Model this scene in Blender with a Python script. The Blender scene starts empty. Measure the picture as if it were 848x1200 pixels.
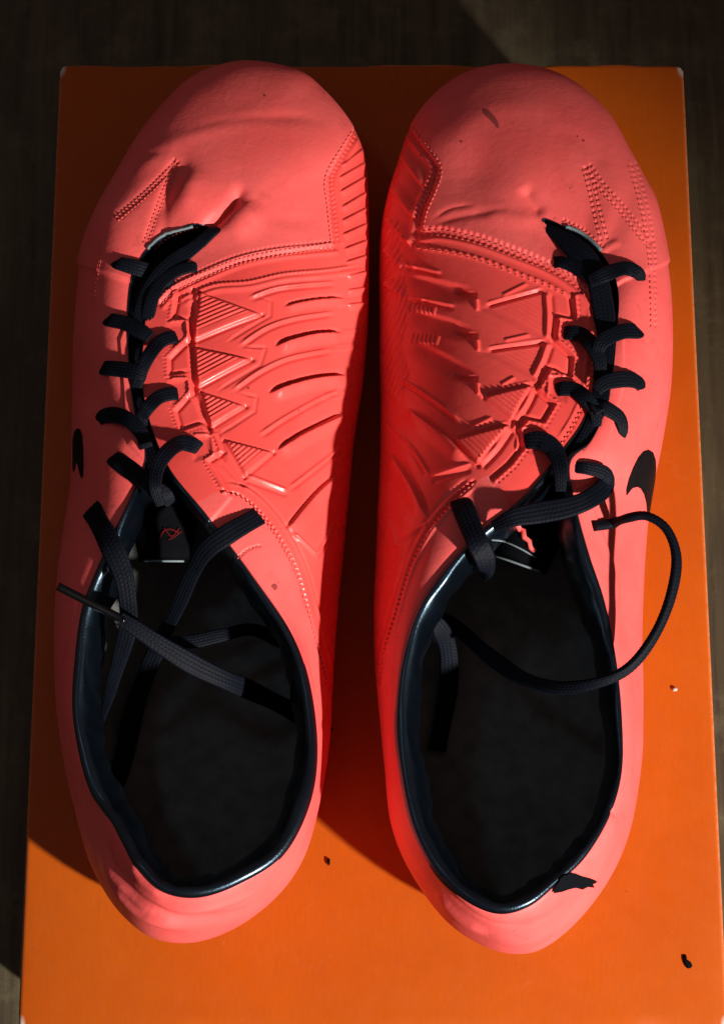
import bpy, bmesh, math, random
import numpy as np
from mathutils import Vector, Matrix
from mathutils.bvhtree import BVHTree

random.seed(7)
rng = np.random.default_rng(7)
S = bpy.context.scene
C = S.collection

# ------------------------------------------------------------------ camera
FPX, DIST, TILT, ZB = 2304.0, 0.65, math.radians(15.0), 0.115
cam_d = bpy.data.cameras.new('camera')
cam = bpy.data.objects.new('camera', cam_d)
C.objects.link(cam)
cam.location = (0, -DIST * math.sin(TILT), ZB + DIST * math.cos(TILT))
cam.rotation_euler = (TILT, 0, 0)
cam_d.sensor_fit = 'VERTICAL'
cam_d.sensor_height = 24.0
cam_d.lens = FPX / 1200.0 * 24.0
cam_d.clip_start = 0.01
cam_d.clip_end = 50
S.camera = cam

# ------------------------------------------------------------------ light
w = bpy.data.worlds.new('World')
S.world = w
w.use_nodes = True
w.node_tree.nodes['Background'].inputs[0].default_value = (1.0, 0.68, 0.63, 1)
w.node_tree.nodes['Background'].inputs[1].default_value = 0.088


def lamp(name, kind, loc, aim, energy, color, size, **kw):
    d = bpy.data.lights.new(name, kind)
    d.energy = energy
    d.color = color
    if kind == 'AREA':
        d.size = size
    else:
        d.shadow_soft_size = size
    for k, v in kw.items():
        setattr(d, k, v)
    o = bpy.data.objects.new(name, d)
    C.objects.link(o)
    o.location = loc
    v = Vector(aim) - Vector(loc)
    o.rotation_euler = v.to_track_quat('-Z', 'Y').to_euler()
    return o


lamp('desk_lamp_light', 'SPOT', (0.80, -0.79, ZB + 0.69), (0.03, -0.105, ZB), 140, (1.0, 0.93, 0.86), 0.026,
     spot_size=math.radians(25.0), spot_blend=0.88)

lamp('added_cool_fill', 'AREA', (-0.50, 0.25, 1.25), (0, 0, ZB), 0.38, (0.45, 0.75, 1.0), 0.11)  # added cool fill with no visible source, puts blue glints on the collar rims

S.view_settings.view_transform = 'Standard'
S.view_settings.look = 'None'
S.view_settings.exposure = 0.0
S.view_settings.gamma = 1.0
S.render.engine = 'CYCLES'
S.cycles.max_bounces = 8
S.cycles.use_denoising = True

# ------------------------------------------------------------------ projection helpers (photo pixels <-> metres)
ct, st = math.cos(TILT), math.sin(TILT)
CAM = np.array(cam.location[:])


def unproj(px, py, zmm):
    """world point on the plane zmm millimetres above the box lid"""
    px = np.asarray(px, float); py = np.asarray(py, float)
    x = (px - 424) / FPX; y = -(py - 600) / FPX
    dx = x; dy = ct * y + st; dz = st * y - ct
    z = ZB + np.asarray(zmm, float) / 1000.0
    k = (z - CAM[2]) / dz
    return np.stack([CAM[0] + dx * k, CAM[1] + dy * k, z + 0 * k], -1)


def proj(P):
    d = P - CAM
    xc = d[..., 0]
    yc = ct * d[..., 1] + st * d[..., 2]
    zc = -st * d[..., 1] + ct * d[..., 2]
    return np.stack([424 + FPX * xc / -zc, 600 - FPX * yc / -zc], -1)


def ray(px, py):
    p = unproj(px, py, 0.0)
    v = Vector(p - CAM)
    v.normalize()
    return Vector(CAM), v


# ------------------------------------------------------------------ materials
def new_mat(name):
    m = bpy.data.materials.new(name)
    m.use_nodes = True
    nt = m.node_tree
    b = nt.nodes['Principled BSDF']
    return m, nt, b


def nd(nt, t, **kw):
    n = nt.nodes.new(t)
    for k, v in kw.items():
        if k in n.inputs:
            n.inputs[k].default_value = v
        else:
            setattr(n, k, v)
    return n


def noise(nt, scale, detail=4, rough=0.55, vec=None, dist=0.0):
    n = nd(nt, 'ShaderNodeTexNoise')
    n.inputs['Scale'].default_value = scale
    n.inputs['Detail'].default_value = detail
    n.inputs['Roughness'].default_value = rough
    n.inputs['Distortion'].default_value = dist
    if vec is None:
        tc = nd(nt, 'ShaderNodeTexCoord')
        vec = tc.outputs['Object']
    nt.links.new(vec, n.inputs['Vector'])
    return n.outputs['Fac']


def ramp(nt, fac, stops):
    r = nd(nt, 'ShaderNodeValToRGB')
    els = r.color_ramp.elements
    while len(els) > 1:
        els.remove(els[-1])
    els[0].position, els[0].color = stops[0][0], (*stops[0][1], 1) if len(stops[0][1]) == 3 else stops[0][1]
    for p, c in stops[1:]:
        e = els.new(p); e.color = (*c, 1)
    nt.links.new(fac, r.inputs[0])
    return r.outputs[0]


def mixc(nt, fac, a, b):
    m = nd(nt, 'ShaderNodeMix', data_type='RGBA')
    for sock, v in ((m.inputs[0], fac), (m.inputs[6], a), (m.inputs[7], b)):
        if hasattr(v, 'links') or hasattr(v, 'is_linked'):
            nt.links.new(v, sock)
        else:
            sock.default_value = v if not isinstance(v, tuple) else (*v, 1)
    return m.outputs[2]


def bump(nt, b, hs, dist, strength=1.0, prev=None):
    n = nd(nt, 'ShaderNodeBump')
    n.inputs['Strength'].default_value = strength
    n.inputs['Distance'].default_value = dist
    nt.links.new(hs, n.inputs['Height'])
    if prev is not None:
        nt.links.new(prev, n.inputs['Normal'])
    nt.links.new(n.outputs[0], b.inputs['Normal'])
    return n.outputs[0]


def G(v):
    return (v, v, v)


def coral_mat(name, base, rough, bumpd, dirt=1.0):
    m, nt, b = new_mat(name)
    big = noise(nt, 45, 3)
    c1 = mixc(nt, ramp(nt, big, [(0.35, G(0)), (0.7, G(1))]), base, (base[0] * .93, base[1] * .80, base[2] * .80))
    sp = noise(nt, 420, 2, 0.5)
    spf = ramp(nt, sp, [(0.735, G(0)), (0.775, G(0.55 * dirt))])
    c2 = mixc(nt, spf, c1, (0.22, 0.035, 0.03))
    smear = noise(nt, 90, 5, 0.65, dist=1.5)
    smf = ramp(nt, smear, [(0.60, G(0)), (0.80, G(0.7 * dirt))])
    c3 = mixc(nt, smf, c2, (base[0] * .55, base[1] * .5, base[2] * .5))
    nt.links.new(c3, b.inputs['Base Color'])
    r = ramp(nt, noise(nt, 160, 3), [(0.3, G(rough - .07)), (0.7, G(rough + .1))])
    nt.links.new(r, b.inputs['Roughness'])
    b.inputs['Specular IOR Level'].default_value = 0.32
    f = noise(nt, 2600, 4, 0.6)
    p = bump(nt, b, f, bumpd, 0.8)
    g = noise(nt, 260, 4, 0.6)
    bump(nt, b, g, bumpd * 4.0, 0.8, p)
    return m


CORAL = (0.93, 0.132, 0.122)
M = {}
M['toe'] = coral_mat('coral_leather', CORAL, 0.50, 0.00006)
M['panel'] = coral_mat('coral_moulded_rubber', (0.92, 0.095, 0.082), 0.31, 0.00003, 0.7)
M['side'] = coral_mat('coral_smooth_leather', CORAL, 0.50, 0.00005)
M['sole'] = coral_mat('coral_sole', (0.86, 0.085, 0.07), 0.45, 0.00003)


def simple(name, col, rough, spec=0.5, bscale=None, bdist=0.0, **kw):
    m, nt, b = new_mat(name)
    b.inputs['Roughness'].default_value = rough
    b.inputs['Specular IOR Level'].default_value = spec
    n = noise(nt, 180, 4)
    c = mixc(nt, ramp(nt, n, [(0.3, G(0)), (0.7, G(1))]), col, tuple(x * 0.65 for x in col))
    nt.links.new(c, b.inputs['Base Color'])
    if bscale:
        bump(nt, b, noise(nt, bscale, 4, 0.65), bdist)
    for k, v in kw.items():
        b.inputs[k].default_value = v
    return m


M['thread'] = simple('coral_thread', (0.85, 0.12, 0.10), 0.55, 0.4, 2500, 0.0001)
M['lining'] = simple('black_glossy_leather', (0.0015, 0.0025, 0.0045), 0.30, 0.85, 1600, 0.00010)
for k_, v_ in (('Coat Weight', 0.5), ('Coat Roughness', 0.22), ('Coat Tint', (0.7, 0.85, 1, 1))):
    M['lining'].node_tree.nodes['Principled BSDF'].inputs[k_].default_value = v_
M['lining'].node_tree.nodes['Principled BSDF'].inputs['Specular Tint'].default_value = (0.50, 0.78, 1.0, 1)
M['lining_cloth'] = simple('black_lining_cloth', (0.004, 0.005, 0.007), 0.8, 0.04, 1800, 0.0002)
M['insole'] = simple('dark_grey_foam', (0.19, 0.197, 0.187), 0.9, 0.15, 1500, 0.0002)
M['tongue'] = simple('black_tongue_cloth', (0.003, 0.0035, 0.005), 0.85, 0.04, 1600, 0.00025)
M['pale_thread'] = simple('pale_edge_thread', (0.20, 0.25, 0.27), 0.7, 0.3, 2500, 0.0001)
M['lace'] = simple('navy_black_lace', (0.003, 0.0048, 0.010), 0.6, 0.12, 3500, 0.00008)
M['lace'].node_tree.nodes['Principled BSDF'].inputs['Sheen Weight'].default_value = 0.0
M['lace'].node_tree.nodes['Principled BSDF'].inputs['Sheen Tint'].default_value = (0.5, 0.6, 1, 1)
M['aglet'] = simple('black_plastic', (0.002, 0.002, 0.003), 0.25, 0.35)
M['logo'] = simple('black_print', (0.009, 0.007, 0.007), 0.5, 0.12, 900, 0.00003)
M['fleck'] = simple('black_fleck', (0.004, 0.004, 0.004), 0.8, 0.04, 900, 0.0002)
M['red_print'] = simple('red_print', (0.09, 0.008, 0.008), 0.8, 0.05)
M['stain'] = simple('brown_red_stain', (0.38, 0.05, 0.045), 0.6)
M['paper'] = simple('pale_paper', (0.55, 0.5, 0.45), 0.8)


def card_mat():
    m, nt, b = new_mat('orange_card')
    tc = nd(nt, 'ShaderNodeTexCoord')
    mp = nd(nt, 'ShaderNodeMapping')
    mp.inputs['Scale'].default_value = (1, 0.25, 1)
    nt.links.new(tc.outputs['Object'], mp.inputs[0])
    fib = noise(nt, 900, 5, 0.7, mp.outputs[0])
    big = noise(nt, 22, 4, 0.6)
    a = mixc(nt, ramp(nt, big, [(0.3, G(0)), (0.75, G(1))]), (0.48, 0.088, 0.002), (0.42, 0.070, 0.002))
    c = mixc(nt, ramp(nt, fib, [(0.35, G(0)), (0.75, G(0.45))]), a, (0.36, 0.07, 0.005))
    sp = ramp(nt, noise(nt, 300, 2), [(0.74, G(0)), (0.78, G(0.5))])
    c = mixc(nt, sp, c, (0.25, 0.045, 0.01))
    sc = ramp(nt, noise(nt, 60, 6, 0.75, dist=2.0), [(0.63, G(0)), (0.80, G(0.35))])
    c = mixc(nt, sc, c, (0.52, 0.17, 0.07))
    # rubbed pale edges: card worn where the folds are (object space, lid half sizes)
    sx = nd(nt, 'ShaderNodeSeparateXYZ')
    nt.links.new(tc.outputs['Object'], sx.inputs[0])

    def edge(out, half, wdt):
        ab = nd(nt, 'ShaderNodeMath', operation='ABSOLUTE'); nt.links.new(out, ab.inputs[0])
        s = nd(nt, 'ShaderNodeMath', operation='SUBTRACT'); s.inputs[1].default_value = half - wdt
        nt.links.new(ab.outputs[0], s.inputs[0])
        d = nd(nt, 'ShaderNodeMath', operation='DIVIDE', use_clamp=True); d.inputs[1].default_value = wdt
        nt.links.new(s.outputs[0], d.inputs[0])
        return d.outputs[0]
    mx = nd(nt, 'ShaderNodeMath', operation='MAXIMUM')
    nt.links.new(edge(sx.outputs[0], 0.10965, 0.0011), mx.inputs[0])
    nt.links.new(edge(sx.outputs[1], 0.16455, 0.0008), mx.inputs[1])
    wn = ramp(nt, noise(nt, 420, 4, 0.7), [(0.35, G(0.15)), (0.62, G(0.75))])
    mu = nd(nt, 'ShaderNodeMath', operation='MULTIPLY')
    nt.links.new(mx.outputs[0], mu.inputs[0]); nt.links.new(wn, mu.inputs[1])
    c = mixc(nt, mu.outputs[0], c, (0.60, 0.26, 0.14))
    # corners rubbed to the grey board
    e1, e2 = edge(sx.outputs[0], 0.10965, 0.003), edge(sx.outputs[1], 0.16265, 0.004)
    mc = nd(nt, 'ShaderNodeMath', operation='MULTIPLY')
    nt.links.new(e1, mc.inputs[0]); nt.links.new(e2, mc.inputs[1])
    cf = ramp(nt, mc.outputs[0], [(0.12, G(0)), (0.5, G(0.9))])
    c = mixc(nt, cf, c, (0.62, 0.55, 0.45))
    nt.links.new(c, b.inputs['Base Color'])
    r = ramp(nt, noise(nt, 140, 4), [(0.3, G(0.42)), (0.7, G(0.56))])
    nt.links.new(r, b.inputs['Roughness'])
    b.inputs['Specular IOR Level'].default_value = 0.2
    p = bump(nt, b, fib, 0.00004, 0.9)
    bump(nt, b, noise(nt, 30, 3), 0.0006, 0.6, p)
    return m


M['card'] = card_mat()


def wood_mat():
    m, nt, b = new_mat('dark_wood')
    tc = nd(nt, 'ShaderNodeTexCoord')
    mp = nd(nt, 'ShaderNodeMapping')
    mp.inputs['Scale'].default_value = (1, 0.07, 1)
    nt.links.new(tc.outputs['Object'], mp.inputs[0])
    g = noise(nt, 160, 6, 0.65, mp.outputs[0], 0.6)
    big = noise(nt, 9, 3, 0.5)
    a = mixc(nt, ramp(nt, g, [(0.3, G(0)), (0.72, G(1))]), (0.12, 0.098, 0.048), (0.042, 0.032, 0.018))
    a = mixc(nt, ramp(nt, big, [(0.35, G(0)), (0.7, G(0.6))]), a, (0.05, 0.032, 0.02))
    blot = ramp(nt, noise(nt, 55, 5, 0.7), [(0.5, G(0)), (0.75, G(0.6))])
    a = mixc(nt, blot, a, (0.16, 0.14, 0.08))
    nt.links.new(a, b.inputs['Base Color'])
    b.inputs['Roughness'].default_value = 0.6
    b.inputs['Specular IOR Level'].default_value = 0.3
    bump(nt, b, g, 0.0003)
    return m


M['wood'] = wood_mat()


# ------------------------------------------------------------------ object helpers
def link(o, parent=None):
    C.objects.link(o)
    if parent is not None:
        o.parent = parent
    return o


def thing(name, label, cat, loc=(0, 0, 0), group=None):
    o = bpy.data.objects.new(name, None)
    o.empty_display_size = 0.02
    o.location = loc
    C.objects.link(o)
    o['label'] = label
    o['category'] = cat
    if group:
        o['group'] = group
    return o


def mesh_np(name, V, Fq, mat, parent=None, smooth=True, label=None, kind=None):
    """V (n,3), Fq (m,4) or (m,3) world coordinates; parent sits at its own location"""
    V = np.asarray(V, np.float32)
    Fq = np.asarray(Fq, np.int32)
    if parent is not None:
        V = V - np.array(root_loc(parent), np.float32)
    me = bpy.data.meshes.new(name)
    n = Fq.shape[1]
    me.vertices.add(len(V)); me.vertices.foreach_set('co', V.ravel())
    me.loops.add(Fq.size); me.loops.foreach_set('vertex_index', Fq.ravel())
    me.polygons.add(len(Fq))
    me.polygons.foreach_set('loop_start', np.arange(0, Fq.size, n, dtype=np.int32))
    me.polygons.foreach_set('loop_total', np.full(len(Fq), n, np.int32))
    me.polygons.foreach_set('use_smooth', np.full(len(Fq), smooth, bool))
    me.update(calc_edges=True)
    me.materials.append(mat)
    o = bpy.data.objects.new(name, me)
    link(o, parent)
    if label:
        o['label'] = label
    if kind:
        o['kind'] = kind
    return o


def root_loc(p):
    l = Vector((0, 0, 0))
    while p is not None:
        l = l + p.location
        p = p.parent
    return l[:]


def grid_faces(nu, nv, wrap=False, flip=False):
    i = np.arange(nu if wrap else nu - 1)
    j = np.arange(nv - 1)
    I, J = np.meshgrid(i, j, indexing='ij')
    I2 = (I + 1) % nu
    a, b, c, d = I * nv + J, I2 * nv + J, I2 * nv + J + 1, I * nv + J + 1
    q = np.stack([a, b, c, d], -1).reshape(-1, 4)
    return q[:, ::-1] if flip else q


def box_bm(name, lo, hi, mat, parent=None, bev=0.0, seg=2, kind=None):
    bm = bmesh.new()
    bmesh.ops.create_cube(bm, size=1)
    lo, hi = np.array(lo), np.array(hi)
    off = np.array(root_loc(parent)) if parent is not None else np.zeros(3)
    for v in bm.verts:
        v.co = Vector((lo + hi) / 2 - off) + Vector([v.co[k] * (hi - lo)[k] for k in range(3)])
    if bev:
        bmesh.ops.bevel(bm, geom=bm.edges[:], offset=bev, segments=seg, affect='EDGES', profile=0.6)
    me = bpy.data.meshes.new(name)
    bm.to_mesh(me); bm.free()
    me.materials.append(mat)
    o = bpy.data.objects.new(name, me)
    link(o, parent)
    if kind:
        o['kind'] = kind
    return o


# ------------------------------------------------------------------ curves
def cr(P, n=8, closed=False):
    """Catmull-Rom through rows of P"""
    P = np.asarray(P, float)
    N = len(P)
    if closed:
        Q = np.vstack([P[-1], P, P[0], P[1]])
        segs = N
    else:
        Q = np.vstack([2 * P[0] - P[1], P, 2 * P[-1] - P[-2]])
        segs = N - 1
    out = []
    t = np.linspace(0, 1, n, endpoint=False)[:, None]
    for i in range(segs):
        a, b, c, d = Q[i], Q[i + 1], Q[i + 2], Q[i + 3]
        out.append(0.5 * ((2 * b) + (-a + c) * t + (2 * a - 5 * b + 4 * c - d) * t * t + (-a + 3 * b - 3 * c + d) * t ** 3))
    out = np.vstack(out)
    if not closed:
        out = np.vstack([out, P[-1]])
    return out


def smooth01(x):
    x = np.clip(x, 0, 1)
    return x * x * (3 - 2 * x)


def polyd(P, path):
    """distance, signed side (+ = right of travel on screen), arclength s, total length"""
    path = np.asarray(path, float)
    best = np.full(len(P), 1e9); side = np.zeros(len(P)); s = np.zeros(len(P))
    acc = 0.0
    for a, b in zip(path[:-1], path[1:]):
        ab = b - a
        L = math.hypot(*ab)
        if L < 1e-6:
            continue
        ap = P - a
        t = np.clip((ap @ ab) / (L * L), 0, 1)
        d = np.hypot(ap[:, 0] - t * ab[0], ap[:, 1] - t * ab[1])
        cz = ab[0] * ap[:, 1] - ab[1] * ap[:, 0]
        m = d < best
        best[m] = d[m]; side[m] = np.sign(cz[m]); s[m] = acc + t[m] * L
        acc += L
    return best, side * best, s, acc


def inside(P, poly):
    x, y = P[:, 0], P[:, 1]
    r = np.zeros(len(P), bool)
    n = len(poly)
    for i in range(n):
        x1, y1 = poly[i]; x2, y2 = poly[(i + 1) % n]
        if y1 == y2:
            continue
        c = ((y1 > y) != (y2 > y)) & (x < (x2 - x1) * (y - y1) / (y2 - y1) + x1)
        r ^= c
    return r


class Relief:
    """height (mm) drawn on the shoe's skin, in flat pattern coordinates"""

    def __init__(self, P):
        self.P = P
        self.h = np.zeros(len(P))

    def _sel(self, path, pad):
        path = np.asarray(path, float)
        lo = path.min(0) - pad; hi = path.max(0) + pad
        m = (self.P[:, 0] > lo[0]) & (self.P[:, 0] < hi[0]) & (self.P[:, 1] > lo[1]) & (self.P[:, 1] < hi[1])
        return np.nonzero(m)[0]

    def line(self, path, width, h, curve=True, taper=0.12, power=1.0):
        """ridge (h>0) or groove (h<0) of gaussian section"""
        if curve and len(path) > 2:
            path = cr(path, 6)
        i = self._sel(path, width * 3)
        d, sd, s, L = polyd(self.P[i], path)
        e = smooth01(np.minimum(s, L - s) / (L * taper + 1e-6)) if taper else 1.0
        self.h[i] += h * np.exp(-(d / width) ** 2 * power) * e

    def fin(self, path, width, h, side=1, curve=True, taper=0.2, edge=1.6, foot=0.0):
        """saw tooth: rises gently over width on one side, drops sharply at the path"""
        if curve and len(path) > 2:
            path = cr(path, 6)
        i = self._sel(path, width + 3)
        d, sd, s, L = polyd(self.P[i], path)
        sd = sd * side
        e = smooth01(np.minimum(s, L - s) / (L * taper + 1e-6)) if taper else 1.0
        up = np.where(sd >= 0, (1 - smooth01(sd / width)), 1 - smooth01(-sd / edge))
        dn = np.where(sd < 0, np.exp(-((-sd - edge) / (edge * 1.5)) ** 2), 0) * foot
        self.h[i] += (h * up - dn) * e

    def plate(self, poly, h, bev=2.0, curve=False):
        """raised (or sunk) flat piece with bevelled edge"""
        poly = np.asarray(poly, float)
        if curve:
            poly = cr(poly, 6, True)
        i = self._sel(poly, 6)
        P = self.P[i]
        ins = inside(P, poly)
        d, _, _, _ = polyd(P, np.vstack([poly, poly[:1]]))
        sd = np.where(ins, d, -d)
        self.h[i] += h * smooth01(sd / bev * 0.5 + 0.5)

    def ribs(self, poly, direction, pitch, h):
        poly = np.asarray(poly, float)
        i = self._sel(poly, 3)
        P = self.P[i]
        ins = inside(P, poly)
        d, _, _, _ = polyd(P, np.vstack([poly, poly[:1]]))
        m = np.where(ins, smooth01(d / 1.5), 0)
        dv = np.array(direction, float); dv /= np.hypot(*dv)
        q = -P[:, 0] * dv[1] + P[:, 1] * dv[0]
        self.h[i] += h * m * (2 * np.abs(((q / pitch) % 1.0) - 0.5) - 0.5)

    def dashes(self, path, width, h, pitch=5.0, duty=0.6, curve=True, off=0.0):
        if curve and len(path) > 2:
            path = cr(path, 6)
        i = self._sel(path, width * 3 + abs(off))
        d, sd, s, L = polyd(self.P[i], path)
        ph = (s / pitch) % 1.0
        m = smooth01((duty / 2 - np.abs(ph - 0.5)) * 6 + 0.5)
        self.h[i] += h * np.exp(-((sd - off) / width) ** 2) * m * (np.abs(d) < width * 3 + abs(off))

    def bulge(self, c, r, h):
        d = np.hypot((self.P[:, 0] - c[0]) / r[0], (self.P[:, 1] - c[1]) / r[1])
        self.h += h * np.exp(-d * d)


def offset_path(path, o, curve=True):
    p = cr(path, 6) if (curve and len(path) > 2) else np.asarray(path, float)
    t = np.gradient(p, axis=0)
    t /= np.linalg.norm(t, axis=1)[:, None] + 1e-9
    return p + np.stack([-t[:, 1], t[:, 0]], -1) * o


# ------------------------------------------------------------------ surroundings
box_bm('table', (-1.6, -1.6, -0.04), (1.6, 1.6, 0.0), M['wood'], kind='structure')
S.objects['table']['kind'] = 'structure'

BX0, BX1, BY0, BY1 = -0.1063, 0.1131, -0.1660, 0.1631
bc = ((BX0 + BX1) / 2, (BY0 + BY1) / 2)
sb = thing('shoe_box', 'long orange cardboard shoe box with a closed lid lying under both coral boots', 'box', (bc[0], bc[1], 0))


def lid_top():
    nx, ny = 60, 88
    hx, hy = (BX1 - BX0) / 2, (BY1 - BY0) / 2
    # concentrated samples near the edge so that the fold is rounded
    def ax(n, h):
        t = np.linspace(-1, 1, n)
        core = t * (h - 0.0016)
        e = np.array([0.0010, 0.0005, 0.0002, 0.0])
        return np.concatenate([-(h - e)[::-1], core, h - e])
    xs, ys = ax(nx, hx), ax(ny, hy)
    X, Y = np.meshgrid(xs, ys, indexing='ij')
    dx, dy = hx - np.abs(X), hy - np.abs(Y)
    r = 0.0014
    def drop(d):
        q = np.clip(1 - d / r, 0, 1)
        return r * (1 - np.sqrt(np.clip(1 - q * q, 0, 1)))
    Z = ZB - drop(dx) - drop(dy)
    Z = np.maximum(Z, ZB - 0.0022)
    # faint bow of the card away from where the boots press it
    Z = Z - 0.0006 * np.exp(-((X / 0.07) ** 2 + (Y / 0.12) ** 2)) + 0.00022 * np.sin(X * 61 + 1) * np.sin(Y * 47 + 2) * np.clip(dx / 0.01, 0, 1) * np.clip(dy / 0.01, 0, 1)
    # rounded plan corners, the rear right one most crushed
    cr_ = np.hypot(np.clip(0.004 - dx, 0, 1), np.clip(0.004 - dy, 0, 1))
    k = np.clip(cr_ - 0.004, 0, 1)
    X = X - np.sign(X) * k * 0.7
    Y = Y - np.sign(Y) * k * 0.7
    Y = Y + np.where(dy < 0.0012, 0.0004 * np.sin(X * 95) + 0.0002 * np.sin(X * 310), 0)
    V = np.stack([X + bc[0], Y + bc[1], Z], -1).reshape(-1, 3)
    return mesh_np('lid_top', V, grid_faces(len(xs), len(ys)), M['card'], sb)


lid_top()
LH = 0.040
t_ = 0.0012
for nm, lo, hi in (
        ('lid_side', (BX0, BY0 + .0014, ZB - LH), (BX0 + t_, BY1 - .0014, ZB - .0015)),
        ('lid_side', (BX1 - t_, BY0 + .0014, ZB - LH), (BX1, BY1 - .0014, ZB - .0015)),
        ('lid_side', (BX0 + .0014, BY0, ZB - LH), (BX1 - .0014, BY0 + t_, ZB - .0015)),
        ('lid_side', (BX0 + .0014, BY1 - t_, ZB - LH), (BX1 - .0014, BY1, ZB - .0015))):
    box_bm(nm, lo, hi, M['card'], sb, 0.0004)
box_bm('tray', (BX0 + .003, BY0 + .003, 0.0004), (BX1 - .003, BY1 - .003, ZB - .004), M['card'], sb, 0.0012)


def fleck(px, py, pts, mat, label, name='fleck', thick=0.0005, cat='fleck'):
    pts = cr(np.array(pts, float), 4, True)
    P = unproj(pts[:, 0] + px, pts[:, 1] + py, 0.0)
    c = P.mean(0)
    n = len(P)
    top = P * 1.0; top[:, 2] = ZB + 0.0003
    mid = c + (P - c) * 0.75; mid[:, 2] = ZB + 0.0003 + thick
    V = np.vstack([top, mid, [[c[0], c[1], ZB + 0.0003 + thick * 1.3]]]) - np.array([c[0], c[1], ZB])
    fs = []
    for i in range(n):
        j = (i + 1) % n
        fs.append((i, j, n + j)); fs.append((i, n + j, n + i)); fs.append((n + i, n + j, 2 * n))
    o = mesh_np(name, V, fs, mat)
    o.location = (c[0], c[1], ZB)
    o['label'] = label; o['category'] = cat
    return o


fleck(803, 1127, [(-4, -8), (0, -8), (1, -3), (6, 1), (7, 6), (2, 8), (-2, 4), (-4, -2)], M['fleck'],
      'small black crumb lying on the orange lid near its bottom right corner')
fleck(385, 1010, [(-1.5, -4), (1.5, -3), (1.2, 3), (-1, 4)], M['fleck'],
      'tiny dark sliver lying on the orange lid between the two heels')
fleck(790, 808, [(-3, -1), (0, -2.5), (3, -.5), (2, 2), (-2, 2)], M['paper'],
      'pale speck of fluff on the orange lid beside the right boot')


# ------------------------------------------------------------------ the boots
class Hit:
    def __init__(self):
        self.trees = []

    def add(self, V, Fq):
        self.trees.append(BVHTree.FromPolygons([tuple(v) for v in V.tolist()], [tuple(f) for f in Fq.tolist()], epsilon=0.0))

    def cast(self, px, py):
        o, d = ray(px, py)
        best = None
        for t in self.trees:
            h = t.ray_cast(o, d)
            if h[0] is not None and (best is None or h[3] < best[2]):
                n = h[1]
                if n.dot(d) > 0:
                    n = -n
                best = (h[0], n, h[3])
        return best


def profile_wall(W, s_par, a_exp, b_exp):
    return (1 - (1 - s_par) ** a_exp) ** b_exp


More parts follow.
